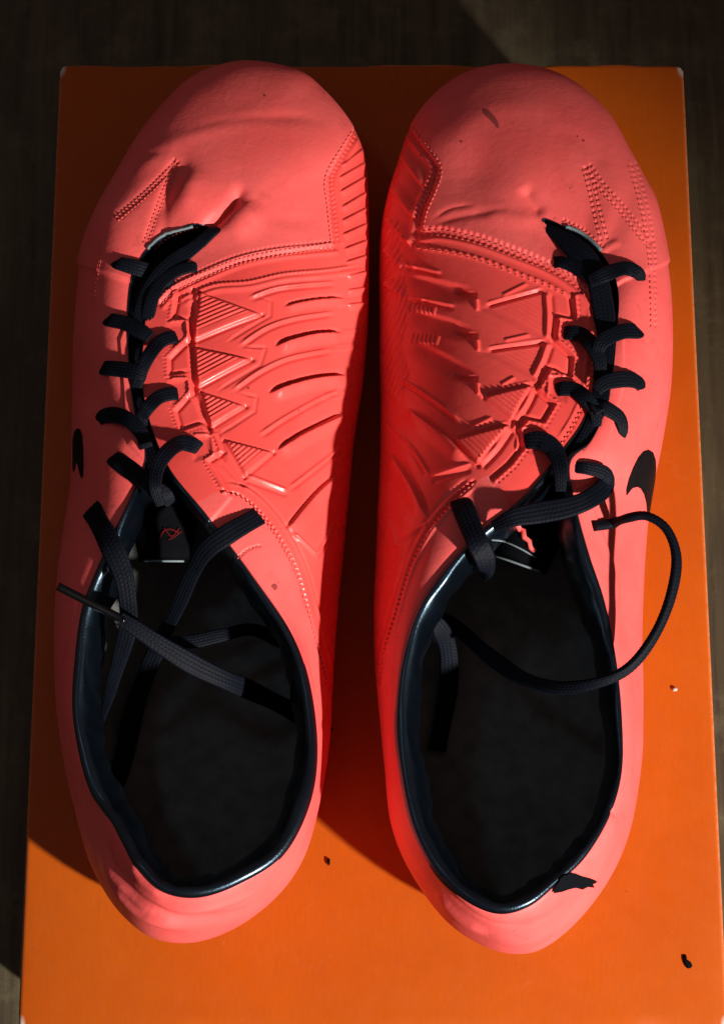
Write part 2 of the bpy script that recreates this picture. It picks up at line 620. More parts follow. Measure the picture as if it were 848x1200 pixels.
def build_boot(spec):
    pairs = []
    for p in spec['pairs']:
        p = list(p)
        if p[5] <= 16:
            p[5] += 4; p[7] = 0.40; p[1] += 9
        elif p[5] == 17 and p[7] <= .5:
            p[5] = 18; p[7] = .44
        pairs.append(p)
    N = len(pairs)
    arr = np.array([[p[0], p[1], p[2], p[3], p[4], p[5], p[6], p[7]] for p in pairs], float)
    # columns: outline px,py ; rim px,py,z ; z of the widest line ; a ; b
    fine = cr(arr, 40, True)
    ol = fine[:, :2]
    seg = np.hypot(*(np.roll(ol, -1, 0) - ol).T)
    # spacing along the outline: dense along the moulded panel, wider elsewhere
    u = np.arange(len(fine)) / 40.0
    dens = np.interp(u, spec['dens'][0], spec['dens'][1])
    wgt = np.maximum(seg, 0.3) * dens
    cum = np.concatenate([[0], np.cumsum(wgt)])
    NU = spec['NU']
    tgt = np.linspace(0, cum[-1], NU, endpoint=False)
    ui = np.interp(tgt, cum, np.arange(len(cum)))
    closed = np.vstack([fine, fine[:1]])
    k = np.arange(len(closed))
    R = np.stack([np.interp(ui, k, closed[:, c]) for c in range(8)], -1)
    upar = ui / 40.0
    OUT = unproj(R[:, 0], R[:, 1], R[:, 5])
    HOLE = unproj(R[:, 2], R[:, 3], R[:, 4])
    NT = 226
    tau = np.linspace(0, 1, NT)
    s = tau ** 1.35
    s = s * 0.8 + tau * 0.2
    a = R[:, 6][:, None]; b = R[:, 7][:, None]
    g = (1 - (1 - s[None, :]) ** a) ** b
    XY = OUT[:, None, :2] * (1 - s[None, :, None]) + HOLE[:, None, :2] * s[None, :, None]
    Z = OUT[:, 2][:, None] * (1 - g) + HOLE[:, 2][:, None] * g
    V = np.concatenate([XY, Z[..., None]], -1)
    # plane centre (for tucking under)
    cen = OUT.mean(0)
    # normals
    def normals(V):
        du = np.roll(V, -1, 0) - np.roll(V, 1, 0)
        dv = np.gradient(V, axis=1)
        n = np.cross(du, dv)
        l = np.linalg.norm(n, axis=-1, keepdims=True)
        n = n / np.maximum(l, 1e-12)
        return n
    n = normals(V)
    sgn = np.sign((n[..., 2]).mean())
    n = n * sgn
    px = proj(V.reshape(-1, 3))
    rl = Relief(px)
    spec['big'](rl)
    hb = rl.h.reshape(NU, NT).copy()
    V = V + n * (hb / 1000.0)[..., None]
    n = normals(V) * sgn
    rl = Relief(px)
    spec['relief'](rl)
    h = rl.h.reshape(NU, NT)
    # keep relief off the lowest rows so that it runs out at the sole
    h = h * smooth01(tau * 14)[None, :]
    V = V + n * (h / 1000.0)[..., None]
    # under-tuck rows
    rows = []
    z0 = OUT[:, 2]
    KT = 9
    tin = np.interp(upar, spec['tuck'][0], spec['tuck'][1]) / 1000.0
    for kk in range(KT, 0, -1):
        f = kk / KT
        ang = f * math.pi / 2
        ins = tin[:, None] * (1 - math.cos(ang * 0.95))
        d = cen[:2] - OUT[:, :2]
        # inward normal from outline tangent
        tn = np.roll(OUT, -3, 0) - np.roll(OUT, 3, 0)
        nin = np.stack([-tn[:, 1], tn[:, 0]], -1)
        nin /= np.linalg.norm(nin, axis=1)[:, None] + 1e-12
        sg = np.sign((nin * d).sum(1).mean())
        nin *= sg
        zz = z0 * (1 - math.sin(ang)) + (ZB + 0.0055) * math.sin(ang)
        rows.append(np.concatenate([OUT[:, :2] + nin * ins, zz[:, None]], -1))
    tuck = np.stack(rows, 1)
    full = np.concatenate([tuck, V], 1)
    NF = full.shape[1]
    root = thing('football_boot', spec['label'], 'football boot', (cen[0], cen[1], ZB), 'pair of coral football boots')
    Vf = full.reshape(-1, 3)
    Fq = grid_faces(NU, NF, True, flip=sgn < 0)
    # split the skin into its panels
    fc = proj(Vf[Fq].mean(1))
    fu = upar[np.clip(Fq[:, 0] // NF, 0, NU - 1)]
    region = spec['region'](fc, fu)
    hit = Hit()
    hit.add(Vf, Fq)
    for nm, mat in (('toe_panel', 'toe'), ('moulded_panel', 'panel'), ('side_panel', 'side'), ('heel_panel', 'side')):
        q = Fq[region == nm]
        if len(q) == 0:
            continue
        used, inv = np.unique(q, return_inverse=True)
        mesh_np(nm, Vf[used], inv.reshape(-1, 4), M[mat], root)
    # sole: plate from under the tuck to the lid
    base = tuck[:, 0, :]
    tn = np.roll(base, -3, 0) - np.roll(base, 3, 0)
    nin = np.stack([-tn[:, 1], tn[:, 0]], -1); nin /= np.linalg.norm(nin, axis=1)[:, None] + 1e-12
    if ((nin * (cen[:2] - base[:, :2])).sum(1)).mean() < 0:
        nin = -nin
    sub = np.arange(0, NU, 4)
    prof = [(0.003, 0.0062), (-0.0008, 0.0056), (-0.0010, 0.0030), (-0.0002, 0.0008), (0.002, 0.0002)]
    sr = [np.concatenate([base[sub, :2] + nin[sub] * i_, np.full((len(sub), 1), ZB + z_)], -1) for i_, z_ in prof]
    SV = np.stack(sr, 1)
    vs = SV.reshape(-1, 3)
    fq = grid_faces(len(sub), len(prof), True)
    mesh_np('sole', vs, fq, M['sole'], root)
    # ---- lining: padded collar and inner wall, one closed band around the opening and the throat
    sub = np.arange(0, NU, 2)
    Hh = full[sub, -1, :]
    uu = upar[sub]
    ank = np.interp(uu, spec['ankle'][0], spec['ankle'][1])      # 1 = padded ankle collar, 0 = lace throat
    tn = np.roll(Hh, -2, 0) - np.roll(Hh, 2, 0)
    nin = np.stack([-tn[:, 1], tn[:, 0]], -1); nin /= np.linalg.norm(nin, axis=1)[:, None] + 1e-12
    # orientation: inward = away from outline
    dv = Hh[:, :2] - OUT[sub, :2]
    if (nin * dv).sum(1).mean() < 0:
        nin = -nin
    # smooth inward normals
    for _ in range(25):
        nin = (np.roll(nin, 1, 0) + nin * 2 + np.roll(nin, -1, 0)) / 4
    nin /= np.linalg.norm(nin, axis=1)[:, None] + 1e-12
    wall_xy = OUT[sub, :2] + (-(OUT[sub, :2] - Hh[:, :2])) * 0.55
    padw = np.interp(uu, spec['pad'][0], spec['pad'][1]) / 1000.0
    steps = []
    pr = [(-.04, -.5), (0.0, 0.1), (0.05, 0.7), (0.13, 1.2), (0.25, 1.45), (0.38, 1.2), (0.52, 0.3), (0.68, -1.6), (0.85, -4.4), (1.0, -8.0), (1.06, -12.0)]
    wr = 0.25 * np.sin(uu * 2.3) + 0.18 * np.sin(uu * 4.1 + 1)
    for (i_, z_) in pr:
        zz = np.where(z_ > 0, z_ * (0.25 + 0.75 * ank) + wr * ank * (i_ > 0.3), z_ * (0.5 + 0.5 * ank))
        wk = ank * max(i_ - .3, 0) * (0.55 * np.sin(uu * 3.7 + i_ * 3) + 0.4 * np.sin(uu * 8.3 - i_ * 5) * (np.sin(uu * 1.3) > 0.1) + 0.3 * np.sin(uu * 14.0 + i_ * 9) * (np.sin(uu * .9 + 2) > .3)) / 1000.0
        steps.append(np.concatenate([Hh[:, :2] + nin * (i_ * padw + wk)[:, None], (Hh[:, 2] + zz / 1000.0)[:, None]], -1))
    roll = np.stack(steps, 1)
    fq = grid_faces(roll.shape[0], roll.shape[1], True)
    rv = roll.reshape(-1, 3)
    mesh_np('collar', rv, fq, M['lining'], root)
    # inner wall going down to the insole (cloth)
    last = roll[:, -1, :]
    inner = unproj(np.zeros(1), np.zeros(1), 0)
    steps = [last]
    floor_z = ZB + 0.013
    for f in (0.25, 0.5, 0.75, 1.0):
        xy = last[:, :2] * (1 - f) + wall_xy * f
        zz = last[:, 2] * (1 - f) + floor_z * f
        steps.append(np.concatenate([xy, zz[:, None]], -1))
    wl = np.stack(steps, 1)
    wv = wl.reshape(-1, 3)
    wf = grid_faces(wl.shape[0], wl.shape[1], True)
    mesh_np('inner_wall', wv, wf, M['lining_cloth'], root)
    # insole
    ins_xy = OUT[sub[::3], :2] * 0.80 + 0.20 * (cen[:2] + (HOLE[sub[::3], :2] - cen[:2]) * 0.6)
    c0 = ins_xy.mean(0)
    rings = []
    for f in (1.0, 0.9, 0.7, 0.45, 0.2, 0.0):
        rings.append(np.concatenate([c0 + (ins_xy - c0) * f, np.full((len(ins_xy), 1), ZB + 0.0135 - 0.0025 * (1 - f ** 2) + (0.0015 if f > .95 else 0))], -1))
    iv = np.stack(rings, 1)
    mesh_np('insole', iv.reshape(-1, 3), grid_faces(iv.shape[0], iv.shape[1], True), M['insole'], root)
    # tongue
    tg = cr(np.array(spec['tongue'], float), 8)   # px,py,z,halfwidth px
    nv = 21
    ts = np.linspace(-1, 1, nv)
    P2 = tg[:, :2]
    tt = np.gradient(P2, axis=0); tt /= np.linalg.norm(tt, axis=1)[:, None]
    nn = np.stack([-tt[:, 1], tt[:, 0]], -1)
    X = P2[:, None, 0] + nn[:, None, 0] * ts[None, :] * tg[:, None, 3]
    Y = P2[:, None, 1] + nn[:, None, 1] * ts[None, :] * tg[:, None, 3]
    Zt = tg[:, None, 2] - 5.0 * np.abs(ts[None, :]) ** 2.2 + 0.35 * np.sin(np.arange(len(tg)) * .55)[:, None]
    T1 = unproj(X, Y, Zt)
    T0 = T1.copy(); T0[..., 2] -= 0.0022
    nU = len(tg)
    edge = np.concatenate([T1, T0[:, ::-1]], 1)
    tv = edge.reshape(-1, 3)
    fs = grid_faces(nU, 2 * nv)
    # close side seam and end
    i = np.arange(nU - 1)
    fs2 = np.stack([i * 2 * nv + 2 * nv - 1, (i + 1) * 2 * nv + 2 * nv - 1, (i + 1) * 2 * nv, i * 2 * nv], -1)
    j = np.arange(nv - 1)
    e = (nU - 1) * 2 * nv
    fs3 = np.stack([e + j, e + j + 1, e + 2 * nv - 2 - j, e + 2 * nv - 1 - j], -1)
    fs = np.vstack([fs, fs2, fs3])
    tongue = mesh_np('tongue', tv, fs, M['tongue'], root)
    hit.add(T1.reshape(-1, 3), grid_faces(nU, nv))
    hit.add(rv, fq)
    # stitched pale edge of the tongue end
    endp = T1[-1]
    tube('edge_thread', endp[2:-2] + np.array([0, -0.0002, 0.0004]), 0.00038, M['pale_thread'], tongue)
    return dict(root=root, hit=hit, tongue=tongue, insole_z=13.0, T1=T1, full=full, Hh=Hh, uu=uu, nin=nin, padw=padw)


def tube(name, pts, r, mat, parent, nseg=8, label=None, radii=None):
    pts = np.asarray(pts, float)
    t = np.gradient(pts, axis=0); t /= np.linalg.norm(t, axis=1)[:, None] + 1e-12
    up = np.array([0, 0, 1.0])
    sd = np.cross(t, up); sd /= np.linalg.norm(sd, axis=1)[:, None] + 1e-9
    nn = np.cross(sd, t)
    an = np.linspace(0, 2 * math.pi, nseg, endpoint=False)
    rr = np.full(len(pts), r) if radii is None else np.asarray(radii)
    V = pts[:, None] + rr[:, None, None] * (np.cos(an)[None, :, None] * sd[:, None] + np.sin(an)[None, :, None] * nn[:, None])
    V = V.reshape(-1, 3)
    n = len(pts)
    i, j = np.meshgrid(np.arange(n - 1), np.arange(nseg), indexing='ij')
    j2 = (j + 1) % nseg
    fs = np.stack([i * nseg + j, i * nseg + j2, (i + 1) * nseg + j2, (i + 1) * nseg + j], -1).reshape(-1, 4)
    c0, c1 = len(V), len(V) + 1
    V = np.vstack([V, pts[:1], pts[-1:]])
    a = np.arange(nseg)
    # caps as degenerate-free quads are awkward: use tri pairs -> convert all to triangles
    tri = np.vstack([fs[:, [0, 1, 2]], fs[:, [0, 2, 3]],
                     np.stack([(a + 1) % nseg, a, np.full(nseg, c0)], -1),
                     np.stack([(n - 1) * nseg + a, (n - 1) * nseg + (a + 1) % nseg, np.full(nseg, c1)], -1)])
    return mesh_np(name, V, tri, mat, parent, label=label)


# path of a lace: rows (px, py, h, width_px, roll_deg); h = mm above what lies under it, or 1000 + mm above the lid
def lace_band(name, boot, rows, parent, thick=0.95, wscale=1.1, label=None, weave=1.0):
    rows = [list(r) + [0] * (5 - len(r)) for r in rows]
    for q in rows:
        if 0 < q[2] < 900:
            q[2] *= 0.7
    pos, nor, wid, rol = [], [], [], []
    for (px, py, h, wpx, rl) in rows:
        if h >= 900:
            p = Vector(unproj(px, py, h - 1000.0)); n = Vector((0, 0, 1))
        else:
            ht = boot['hit'].cast(px, py)
            if ht is None or ht[0].z < ZB + 0.02:
                p = Vector(unproj(px, py, 45.0 + h)); n = Vector((0, 0, 1))
            else:
                n = (ht[1] * 0.7 + Vector((0, 0, 0.5))).normalized()
                p = ht[0] + n * (h / 1000.0)
        pos.append(p[:]); nor.append(n[:])
        depth = (CAM[2] - p.z)
        wid.append(wpx / FPX * depth / math.cos(TILT) * wscale); rol.append(rl)
    A = np.hstack([np.array(pos), np.array(nor), np.array(wid)[:, None], np.array(rol)[:, None]])
    B = cr(A, 24)
    # arclength resample
    L = np.concatenate([[0], np.cumsum(np.linalg.norm(np.diff(B[:, :3], axis=0), axis=1))])
    n = max(8, int(L[-1] / 0.00030))
    sL = np.linspace(0, L[-1], n)
    B = np.stack([np.interp(sL, L, B[:, c]) for c in range(8)], -1)
    P, Nn, W, Rl = B[:, :3], B[:, 3:6], B[:, 6], np.radians(B[:, 7])
    T = np.gradient(P, axis=0); T /= np.linalg.norm(T, axis=1)[:, None] + 1e-12
    Nn = Nn - (Nn * T).sum(1)[:, None] * T
    Nn /= np.linalg.norm(Nn, axis=1)[:, None] + 1e-12
    Sd = np.cross(T, Nn)
    c, s_ = np.cos(Rl)[:, None], np.sin(Rl)[:, None]
    Sd, Nn = Sd * c + Nn * s_, Nn * c - Sd * s_
    K = 23
    wv = np.linspace(-1, 1, K)
    half = W / 2
    th = thick / 1000.0 / 2
    prof = (1 - np.abs(wv) ** 3.0) ** 0.5
    # five lengthwise cords with slanting plaits
    col = (wv + 1) / 2 * 5
    cord = np.abs(np.sin(col * math.pi)) ** 0.5
    par = np.where((np.floor(np.clip(col, 0, 4.999)) % 2) == 0, 1.0, -1.0)
    v = sL[:, None] / 0.00130 + par[None, :] * (col % 1.0)[None, :] * 0.8
    plait = np.abs(np.sin(v * math.pi)) ** 0.7
    dz = weave * (0.00010 * cord[None, :] + 0.00019 * plait * (0.35 + 0.65 * cord[None, :]))
    wob = 1 + 0.05 * np.sin(sL / 0.004 + len(rows))[:, None]
    top = P[:, None] + Sd[:, None] * (wv[None, :] * half[:, None] * wob)[..., None] + Nn[:, None] * ((prof[None, :] * th) + dz)[..., None]
    bot = P[:, None] + Sd[:, None] * (wv[None, :] * half[:, None] * wob)[..., None] - Nn[:, None] * ((prof[None, :] * th) + dz)[..., None]
    ringp = np.concatenate([top, bot[:, ::-1][:, 1:-1]], 1)
    nr = ringp.shape[1]
    V = ringp.reshape(-1, 3)
    i, j = np.meshgrid(np.arange(n - 1), np.arange(nr), indexing='ij')
    j2 = (j + 1) % nr
    fs = np.stack([i * nr + j, i * nr + j2, (i + 1) * nr + j2, (i + 1) * nr + j], -1).reshape(-1, 4)
    # end caps: strips of quads between top and bottom rows
    caps = []
    for e0 in (0, (n - 1) * nr):
        for a in range(K - 1):
            t0, t1 = a, a + 1
            b0 = (nr - a) % nr if a > 0 else 0
            b1 = nr - (a + 1) if a + 1 < K - 1 else K - 1
            caps.append((e0 + t0, e0 + t1, e0 + b1, e0 + b0))
    caps = [q for q in caps if len(set(q)) == 4]
    fs = np.vstack([fs, np.array(caps)])
    return mesh_np(name, V, fs, M['lace'], parent, label=label)


def stitches(boot, runs):
    """short threads following the seams; runs: (path, pitch px, length px, radius mm, offset px)"""
    VV, FF = [], []
    base = 0
    for path, pitch, ln, r, off in runs:
        p = offset_path(path, off)
        L = np.concatenate([[0], np.cumsum(np.hypot(*np.diff(p, axis=0).T))])
        n = int(L[-1] / pitch)
        for k in range(n):
            s0 = (k + 0.5 + rng.uniform(-.06, .06)) * pitch
            q = [np.array([np.interp(s0 + d, L, p[:, 0]), np.interp(s0 + d, L, p[:, 1])]) for d in (-ln / 2, 0, ln / 2)]
            hs = [boot['hit'].cast(*z) for z in q]
            if any(h is None for h in hs):
                continue
            if max(h[0].z for h in hs) - min(h[0].z for h in hs) > 0.006:
                continue
            a, m, b = hs[0][0], hs[1][0] + hs[1][1] * (r * 0.0005), hs[2][0]
            N_ = hs[1][1]
            t = (b - a)
            if t.length < 1e-5:
                continue
            t.normalize()
            sd = t.cross(N_).normalized()
            rr = r / 1000.0
            ring = []
            for (c_, kk) in ((a, .35), (a.lerp(m, .5) + N_ * rr * .25, .95), (m + N_ * rr * .35, 1.0), (m.lerp(b, .5) + N_ * rr * .25, .95), (b, .35)):
                for g_ in range(6):
                    an = g_ * math.pi / 3
                    ring.append((c_ + (sd * math.cos(an) + N_ * math.sin(an)) * rr * kk)[:])
            VV += ring
            for i in range(4):
                for g_ in range(6):
                    g2 = (g_ + 1) % 6
                    FF.append((base + i * 6 + g_, base + i * 6 + g2, base + (i + 1) * 6 + g2, base + (i + 1) * 6 + g_))
            base += 30
    return mesh_np('stitching', np.array(VV), np.array(FF), M['thread'], boot['root'], kind='stuff')


def decal(name, boot, poly, mat, lift=0.00025, curve=True, label=None, parent=None, step=2.2):
    """thin raised print that follows the skin: triangulated patch with its own thickness"""
    poly = np.asarray(poly, float)
    if curve:
        poly = cr(poly, 5, True)
    bm = bmesh.new()
    vs = [bm.verts.new((p[0], p[1], 0)) for p in poly]
    f = bm.faces.new(vs)
    f.normal_update()
    bmesh.ops.triangulate(bm, faces=[f], ngon_method='EAR_CLIP')
    for _ in range(4):
        long = [e for e in bm.edges if e.calc_length() > step * 2]
        if not long:
            break
        bmesh.ops.subdivide_edges(bm, edges=long, cuts=1)
        bm.normal_update()
        bmesh.ops.triangulate(bm, faces=bm.faces[:])
    bm.verts.ensure_lookup_table()
    P, ok = [], []
    last = None
    for v in bm.verts:
        h = boot['hit'].cast(v.co.x, v.co.y)
        if h is None:
            P.append(None)
        else:
            P.append((h[0] + h[1] * lift)[:])
    good = [p for p in P if p is not None]
    for i, p in enumerate(P):
        if p is None:
            v = bm.verts[i]
            # nearest good one
            bj = min((j for j in range(len(P)) if P[j] is not None), key=lambda j: (bm.verts[j].co - v.co).length)
            P[i] = P[bj]
    off = Vector(root_loc(parent or boot['root']))
    for v, p in zip(bm.verts[:], P):
        v.co = Vector(p) - off
    bmesh.ops.dissolve_degenerate(bm, dist=1e-6, edges=bm.edges[:])
    bmesh.ops.recalc_face_normals(bm, faces=bm.faces[:])
    me = bpy.data.meshes.new(name)
    bm.to_mesh(me); bm.free()
    me.materials.append(mat)
    for p in me.polygons:
        p.use_smooth = True
    o = bpy.data.objects.new(name, me)
    link(o, parent or boot['root'])
    if label:
        o['label'] = label
    return o


# ================================================================== LEFT BOOT
# (outline px, py, rim px, py, rim z, widest z, a, b)
def P_(ox, oy, hx, hy, hz, oz, a, b):
    return (ox, oy, hx, hy, hz, oz, a, b)


LP = [
    P_(300, 74, 212, 270, 46, 15, 2.0, .50), P_(352, 85, 226, 266, 46, 15, 2.0, .50), P_(380, 107, 240, 266, 46, 15, 2.0, .5),
    P_(408, 140, 250, 271, 46, 16, 2.0, .5), P_(423, 170, 240, 283, 46, 16, 2.0, .5), P_(429, 215, 215, 300, 47, 17, 2.0, .5),
    P_(431, 270, 190, 325, 48, 17, 2.0, .5), P_(431, 330, 175, 360, 50, 17, 2.0, .5), P_(429, 385, 169, 405, 52, 17, 2.0, .52),
    P_(423, 450, 168, 450, 54, 17, 2.0, .53), P_(413, 515, 177, 497, 56, 18, 2.0, .55), P_(405, 600, 201, 553, 60, 18, 1.9, .58),
    P_(398, 680, 245, 607, 62, 19, 1.8, .62), P_(393, 750, 292, 668, 60, 21, 1.7, .66), P_(389, 820, 338, 735, 56, 23, 1.5, .7),
    P_(386, 872, 362, 800, 55, 25, 1.35, .75), P_(375, 939, 371, 880, 58, 28, 1.3, .78), P_(357, 1002, 361, 945, 62, 30, 1.35, .75),
    P_(326, 1048, 330, 1003, 66, 31, 1.5, .68), P_(279, 1085, 280, 1036, 69, 31, 1.6, .62), P_(228, 1104, 232, 1052, 70, 31, 1.6, .6),
    P_(181, 1100, 190, 1045, 70, 31, 1.6, .6), P_(145, 1074, 160, 1017, 68, 30, 1.6, .62), P_(119, 1038, 143, 987, 65, 29, 1.5, .66),
    P_(98, 991, 130, 963, 62, 28, 1.4, .7), P_(85, 939, 107, 932, 59, 26, 1.35, .72), P_(76, 890, 93, 885, 57, 25, 1.5, .62),
    P_(69, 830, 85, 830, 56, 24, 1.6, .56), P_(67, 760, 88, 770, 56, 23, 1.7, .52), P_(69, 695, 96, 714, 57, 22, 1.7, .52),
    P_(76, 630, 113, 668, 59, 21, 1.7, .56), P_(83, 570, 134, 622, 62, 20, 1.6, .66), P_(85, 500, 153, 582, 62, 19, 1.7, .62),
    P_(86, 440, 170, 535, 58, 18, 1.8, .58), P_(88, 394, 156, 480, 56, 17, 1.9, .56), P_(92, 345, 150, 425, 54, 17, 2.0, .54),
    P_(99, 300, 149, 370, 52, 17, 2.0, .52), P_(116, 252, 154, 325, 50, 16, 2.0, .5), P_(144, 201, 165, 302, 48, 16, 2.0, .5),
    P_(177, 149, 176, 290, 47, 15, 2.0, .5), P_(224, 97, 190, 280, 46, 15, 2.0, .5), P_(262, 79, 201, 274, 46, 15, 2.0, .5)]

L_TOE_SEAM = [(418, 150), (402, 175), (384, 208), (386, 240), (391, 286)]
L_LOW_SEAM = [(391, 288), (360, 292), (320, 298), (280, 307), (240, 322), (205, 338), (186, 356)]
L_PIPE = [(425, 310), (380, 318), (330, 325), (290, 335), (250, 338), (215, 352), (205, 360)]
L_ZIG = [(206, 345), (200, 376), (219, 379), (221, 397), (196, 421), (197, 443), (217, 441), (224, 460), (203, 483), (211, 509), (238, 501),
         (250, 512), (258, 531), (240, 543), (252, 562), (262, 580)]
L_ANK = [(258, 577), (282, 583), (305, 604), (326, 634), (346, 672), (360, 712), (372, 755), (384, 800)]
L_V1 = [(136, 258), (160, 238), (185, 215), (209, 190)]
L_V2 = [(209, 190), (193, 225), (180, 260), (170, 288)]
L_THROAT = [(232, 262), (212, 268), (192, 277), (176, 291)]


def L_big(r):
    # vamp fullness and the pucker above the throat
    r.bulge((300, 190), (110, 90), 2.0)
    r.bulge((310, 420), (85, 150), 3.6)
    r.bulge((345, 620), (50, 80), 1.5)
    r.bulge((232, 236), (26, 30), 2.4)
    r.line([(228, 276), (250, 266), (264, 255), (277, 239), (288, 218)], 8.0, -3.2, taper=0.35)
    r.line([(262, 276), (285, 262), (302, 240)], 16, 1.6, taper=.4)
    r.line([(186, 270), (198, 235), (213, 205), (222, 180)], 9, -1.2, taper=.35)
    r.line([(212, 262), (220, 230), (236, 200)], 13, 1.1, taper=.4)
    r.line([(150, 215), (200, 175), (260, 150), (330, 140)], 11, 0.6, taper=.3)
    r.line([(200, 165), (260, 148), (340, 142), (390, 150)], 7, -0.45, taper=.3)
    r.line([(145, 195), (175, 185), (205, 180)], 5, -0.35, taper=.4)
    r.line([(300, 255), (340, 262), (375, 262)], 9, -0.35, taper=.4)
    # heel folds
    r.line([(112, 960), (130, 1010), (160, 1052), (215, 1078), (290, 1066)], 5, -1.5, taper=.25)
    r.line([(118, 1005), (135, 1035), (165, 1066), (200, 1080)], 2.2, -.8, taper=.3)
    r.line([(118, 985), (135, 1035), (170, 1072), (230, 1090)], 5, 1.7, taper=.25)
    r.line([(180, 1066), (230, 1068), (285, 1052), (320, 1025)], 3, .5, taper=.3)
    r.line([(92, 985), (84, 950), (96, 935), (108, 938)], 1.3, -.5, taper=.2)
    r.line([(150, 1000), (165, 1030), (200, 1055)], 6, 0.9, taper=.3)
    r.line([(200, 1078), (250, 1080), (310, 1050), (345, 1005)], 4, -0.4, taper=.3)
    r.line([(386, 790), (385, 825), (376, 858)], 2.0, -0.7, taper=.3)
    r.bulge((110, 950), (16, 30), -1.6)


def tri_block(r, A, B, Cc, ribdir, h=1.0, rib=0.5, pitch=4.7, facet=None):
    """raised triangular moulding: sunk frame, raised body, fine ribs, plain facet along one edge"""
    A, B, Cc = map(np.array, (A, B, Cc))
    r.plate([A, B, Cc], h, 3.0)
    r.line([A, B], 1.7, -0.45, False, 0); r.line([B, Cc], 2.2, -0.75, False, 0); r.line([Cc, A], 2.0, -0.7, False, 0)
    c = (A + B + Cc) / 3.0
    k = 0.80
    if facet == 'BC':
        a2, b2, c2 = A + (c - A) * .14, B + (A - B) * .20, Cc + (A - Cc) * .20
        b2 = b2 + (Cc - A) * .04
    else:
        a2, b2, c2 = A + (c - A) * .16, B + (c - B) * .16, Cc + (c - Cc) * .16
    r.ribs([a2, b2, c2], ribdir, pitch, rib)


